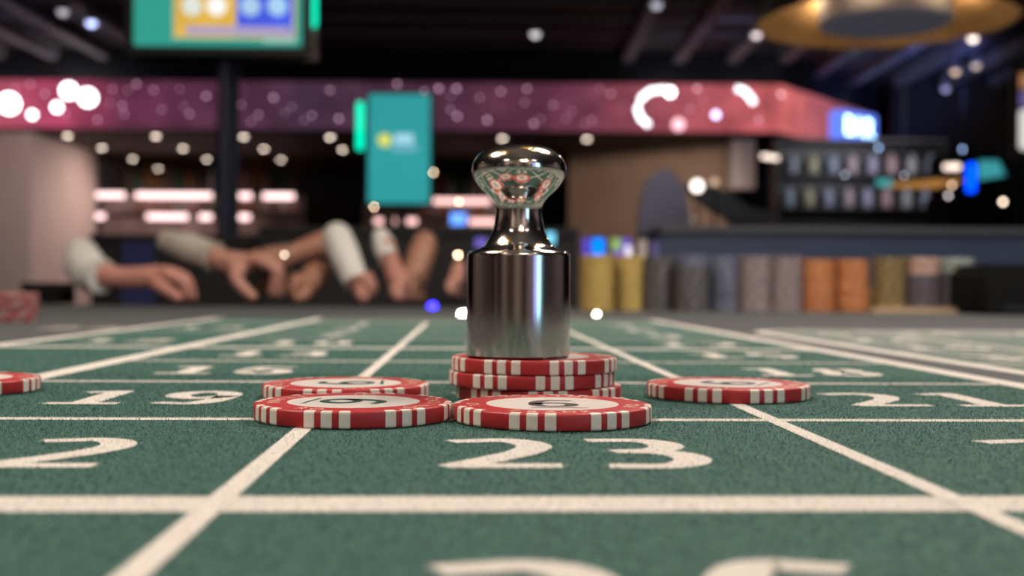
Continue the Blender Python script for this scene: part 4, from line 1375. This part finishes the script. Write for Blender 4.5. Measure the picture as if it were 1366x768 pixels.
for px, py, D, col, st, r, lab in ((930, 248, 6.95, (1.0, 0.88, 0.80), 3.2, 0.036, 'round bright table lamp between the grey seat and the dark sofa'), (953, 243, 6.8, (0.9, 0.62, 0.42), 1.0, 0.022, 'dim amber lamp next to the round bright one'),
                                   (921, 292, 7.6, (0.7, 0.58, 0.45), 0.7, 0.024, 'dim small lamp low beside the grey seat')):
    p = at(px, py, D)
    o = empty('table_lamp', p, lab, 'lamp')
    obj('globe', MB().ball((0, 0, 0), r, 14, 8), glow('lamp globe', col, st), o, smooth=True)
    obj('stem', MB().lathe([(0.008, -p.z), (0.008, -r * 0.8)], 8), M_frame, o)
    obj('foot', MB().lathe([(0, -p.z + 0.02), (0.035, -p.z + 0.02), (0.035, -p.z), (0, -p.z)], 12), M_frame, o)
for px, py, D, col, st, lab in ((1172, 197, 11.0, (0.35, 0.55, 0.9), 3.5, 'blue pin light over the rack, near the glowing sign'), (1284, 199, 11.0, (0.35, 0.5, 0.85), 3.5, 'blue pin light above the slot machine'),
                                (1127, 233, 11.5, (0.5, 0.55, 0.7), 2.5, 'grey blue pin light between the bottle rows'), (1206, 234, 11.5, (0.5, 0.5, 0.6), 2.5, 'grey pin light between the bottle rows near the slot machine'),
                                (1338, 269, 9.0, (1.0, 0.8, 0.6), 6.0, 'warm pin light right of the slot machine'), (1265, 261, 9.2, (0.7, 0.6, 0.6), 3.0, 'pale pin light left of the blue light bar'),
                                (1270, 247, 9.2, (0.9, 0.6, 0.4), 3.0, 'amber pin light left of the blue light bar')):
    p = at(px, py, D)
    o = empty('pin_light', p, lab, 'light', 'pin lights in the dark bar')
    obj('lens', MB().ball((0, 0, 0), 0.014, 10, 6), glow('pin light lens', col, st * 1.6), o, smooth=True)
    obj('wire', MB().tube([(0, 0.005, 0), (0, 0.005, 3.42 - p.z)], 0.003, 6), M_frame, o)

# seats in front of the brown wall
M_seat = mat('blue grey velvet', (0.30, 0.29, 0.36), 0.8, sheen=0.4)
D5 = 6.5
k5 = D5 / FPX
sp = at(888, 384, D5)
st_ = empty('high_back_chair', (sp.x, D5, 0), 'blue grey high back lounge chair before the brown wall', 'chair')
zt = at(888, 226, D5).z
zs = 0.45
out = [(-0.16, zs), (-0.165, zs + 0.4), (-0.145, zt - 0.2), (-0.11, zt - 0.06), (-0.03, zt), (0.03, zt - 0.005), (0.10, zt - 0.10), (0.14, zt - 0.26), (0.165, zs + 0.4), (0.16, zs)]
n = len(out)
obj('backrest', MB().add([(x, 0.0, z) for x, z in out] + [(x, 0.09, z) for x, z in out], [tuple(range(n)), tuple(range(2 * n - 1, n - 1, -1))] + [(i, i + n, (i + 1) % n + n, (i + 1) % n) for i in range(n)]), M_seat, st_)
obj('seat', MB().rbox((-0.24, -0.45, zs - 0.12), (0.24, 0.06, zs), 0.04), M_seat, st_)
for sx in (-0.2, 0.2):
    for sy in (-0.4, 0.02):
        obj('leg', MB().lathe([(0, 0), (0.012, 0), (0.018, zs - 0.12), (0, zs - 0.12)], 10, (sx, sy, 0)), M_frame, st_)
D6 = 7.2
sp = at(980, 384, D6)
sf = empty('tub_sofa', (sp.x, D6, 0), 'black tub sofa with a curved arm in front of the bottle rack', 'sofa')
pts = [at(x, y, D6) for x, y in ((915, 246), (928, 262), (944, 276), (966, 289), (992, 298), (1030, 302))]
fr, bk = [], []
for p in pts:
    fr.append((p.x - sp.x, 0, p.z))
top = at(1000, 243, D6).z
o_ = fr + [(at(1034, 300, D6).x - sp.x, 0, at(1034, 282, D6).z), (at(1000, 300, D6).x - sp.x, 0, at(1000, 276, D6).z), (at(975, 300, D6).x - sp.x, 0, at(975, 258, D6).z), (at(950, 300, D6).x - sp.x, 0, at(950, 246, D6).z), (at(930, 300, D6).x - sp.x, 0, top)]
n = len(o_)
obj('backrest', MB().add(o_ + [(x, 0.12, z) for x, y, z in o_], [tuple(range(n)), tuple(range(2 * n - 1, n - 1, -1))] + [(i, i + n, (i + 1) % n + n, (i + 1) % n) for i in range(n)]), M_frame, sf)
obj('base', MB().rbox((-0.05, -0.6, 0.05), (0.6, 0.12, 0.45), 0.06), M_frame, sf)
obj('back_support', MB().box((0.1, 0.02, 0.44), (0.5, 0.11, fr[-1][2] + 0.02)), M_frame, sf)
for sx in (0.0, 0.52):
    for sy in (-0.5, 0.05):
        obj('leg', MB().lathe([(0, 0), (0.015, 0), (0.02, 0.05), (0, 0.05)], 8, (sx, sy, 0)), M_frame, sf)

# ------------------------------------------------------------------ behind the camera: the room the marker mirrors
wf = bpy.data.objects['wall_front']
M_wp = mat('dark streak panel', (0.10, 0.07, 0.055), 0.5, var=0.2, scale=2)
M_wp2 = mat('light streak panel', (0.50, 0.44, 0.40), 0.6, var=0.1, scale=2)
for xa, xb, m_ in ((-6.5, -5.6, M_wp), (-4.9, -4.4, M_wp2), (-3.9, -2.9, M_wp), (-2.4, -2.1, M_wp2), (-1.7, -0.7, M_wp), (-0.3, 0.1, M_wp2), (0.5, 1.2, M_wp), (1.6, 2.0, M_wp2), (2.9, 4.0, M_wp), (4.6, 5.2, M_wp2), (5.8, 7.4, M_wp)):
    obj('streak_panel', MB().box((xa, -3.5, 0.02), (xb, -3.46, 3.3)), m_, wf)  # panels added to put streaks into the marker's reflection
sc = empty('advertising_screen', (1.75, -1.7, 0), 'tall cyan and violet advertising screen behind the camera', 'screen')
sc.rotation_euler = (0, 0, math.radians(222))
obj('casing', MB().rbox((-0.42, 0.0, 0.35), (0.42, 0.08, 1.95), 0.02), M_frame, sc)
obj('screen_panel', MB().box((-0.40, -0.006, 0.40), (0.05, -0.001, 1.90)), glow('cyan advert', (0.40, 0.80, 1.0), 4.5), sc)
obj('screen_panel', MB().box((0.15, -0.006, 0.40), (0.38, -0.001, 1.90)), glow('violet advert', (0.42, 0.36, 0.95), 2.6), sc)
obj('base', MB().box((-0.3, -0.1, 0), (0.3, 0.25, 0.35)), M_frame, sc)
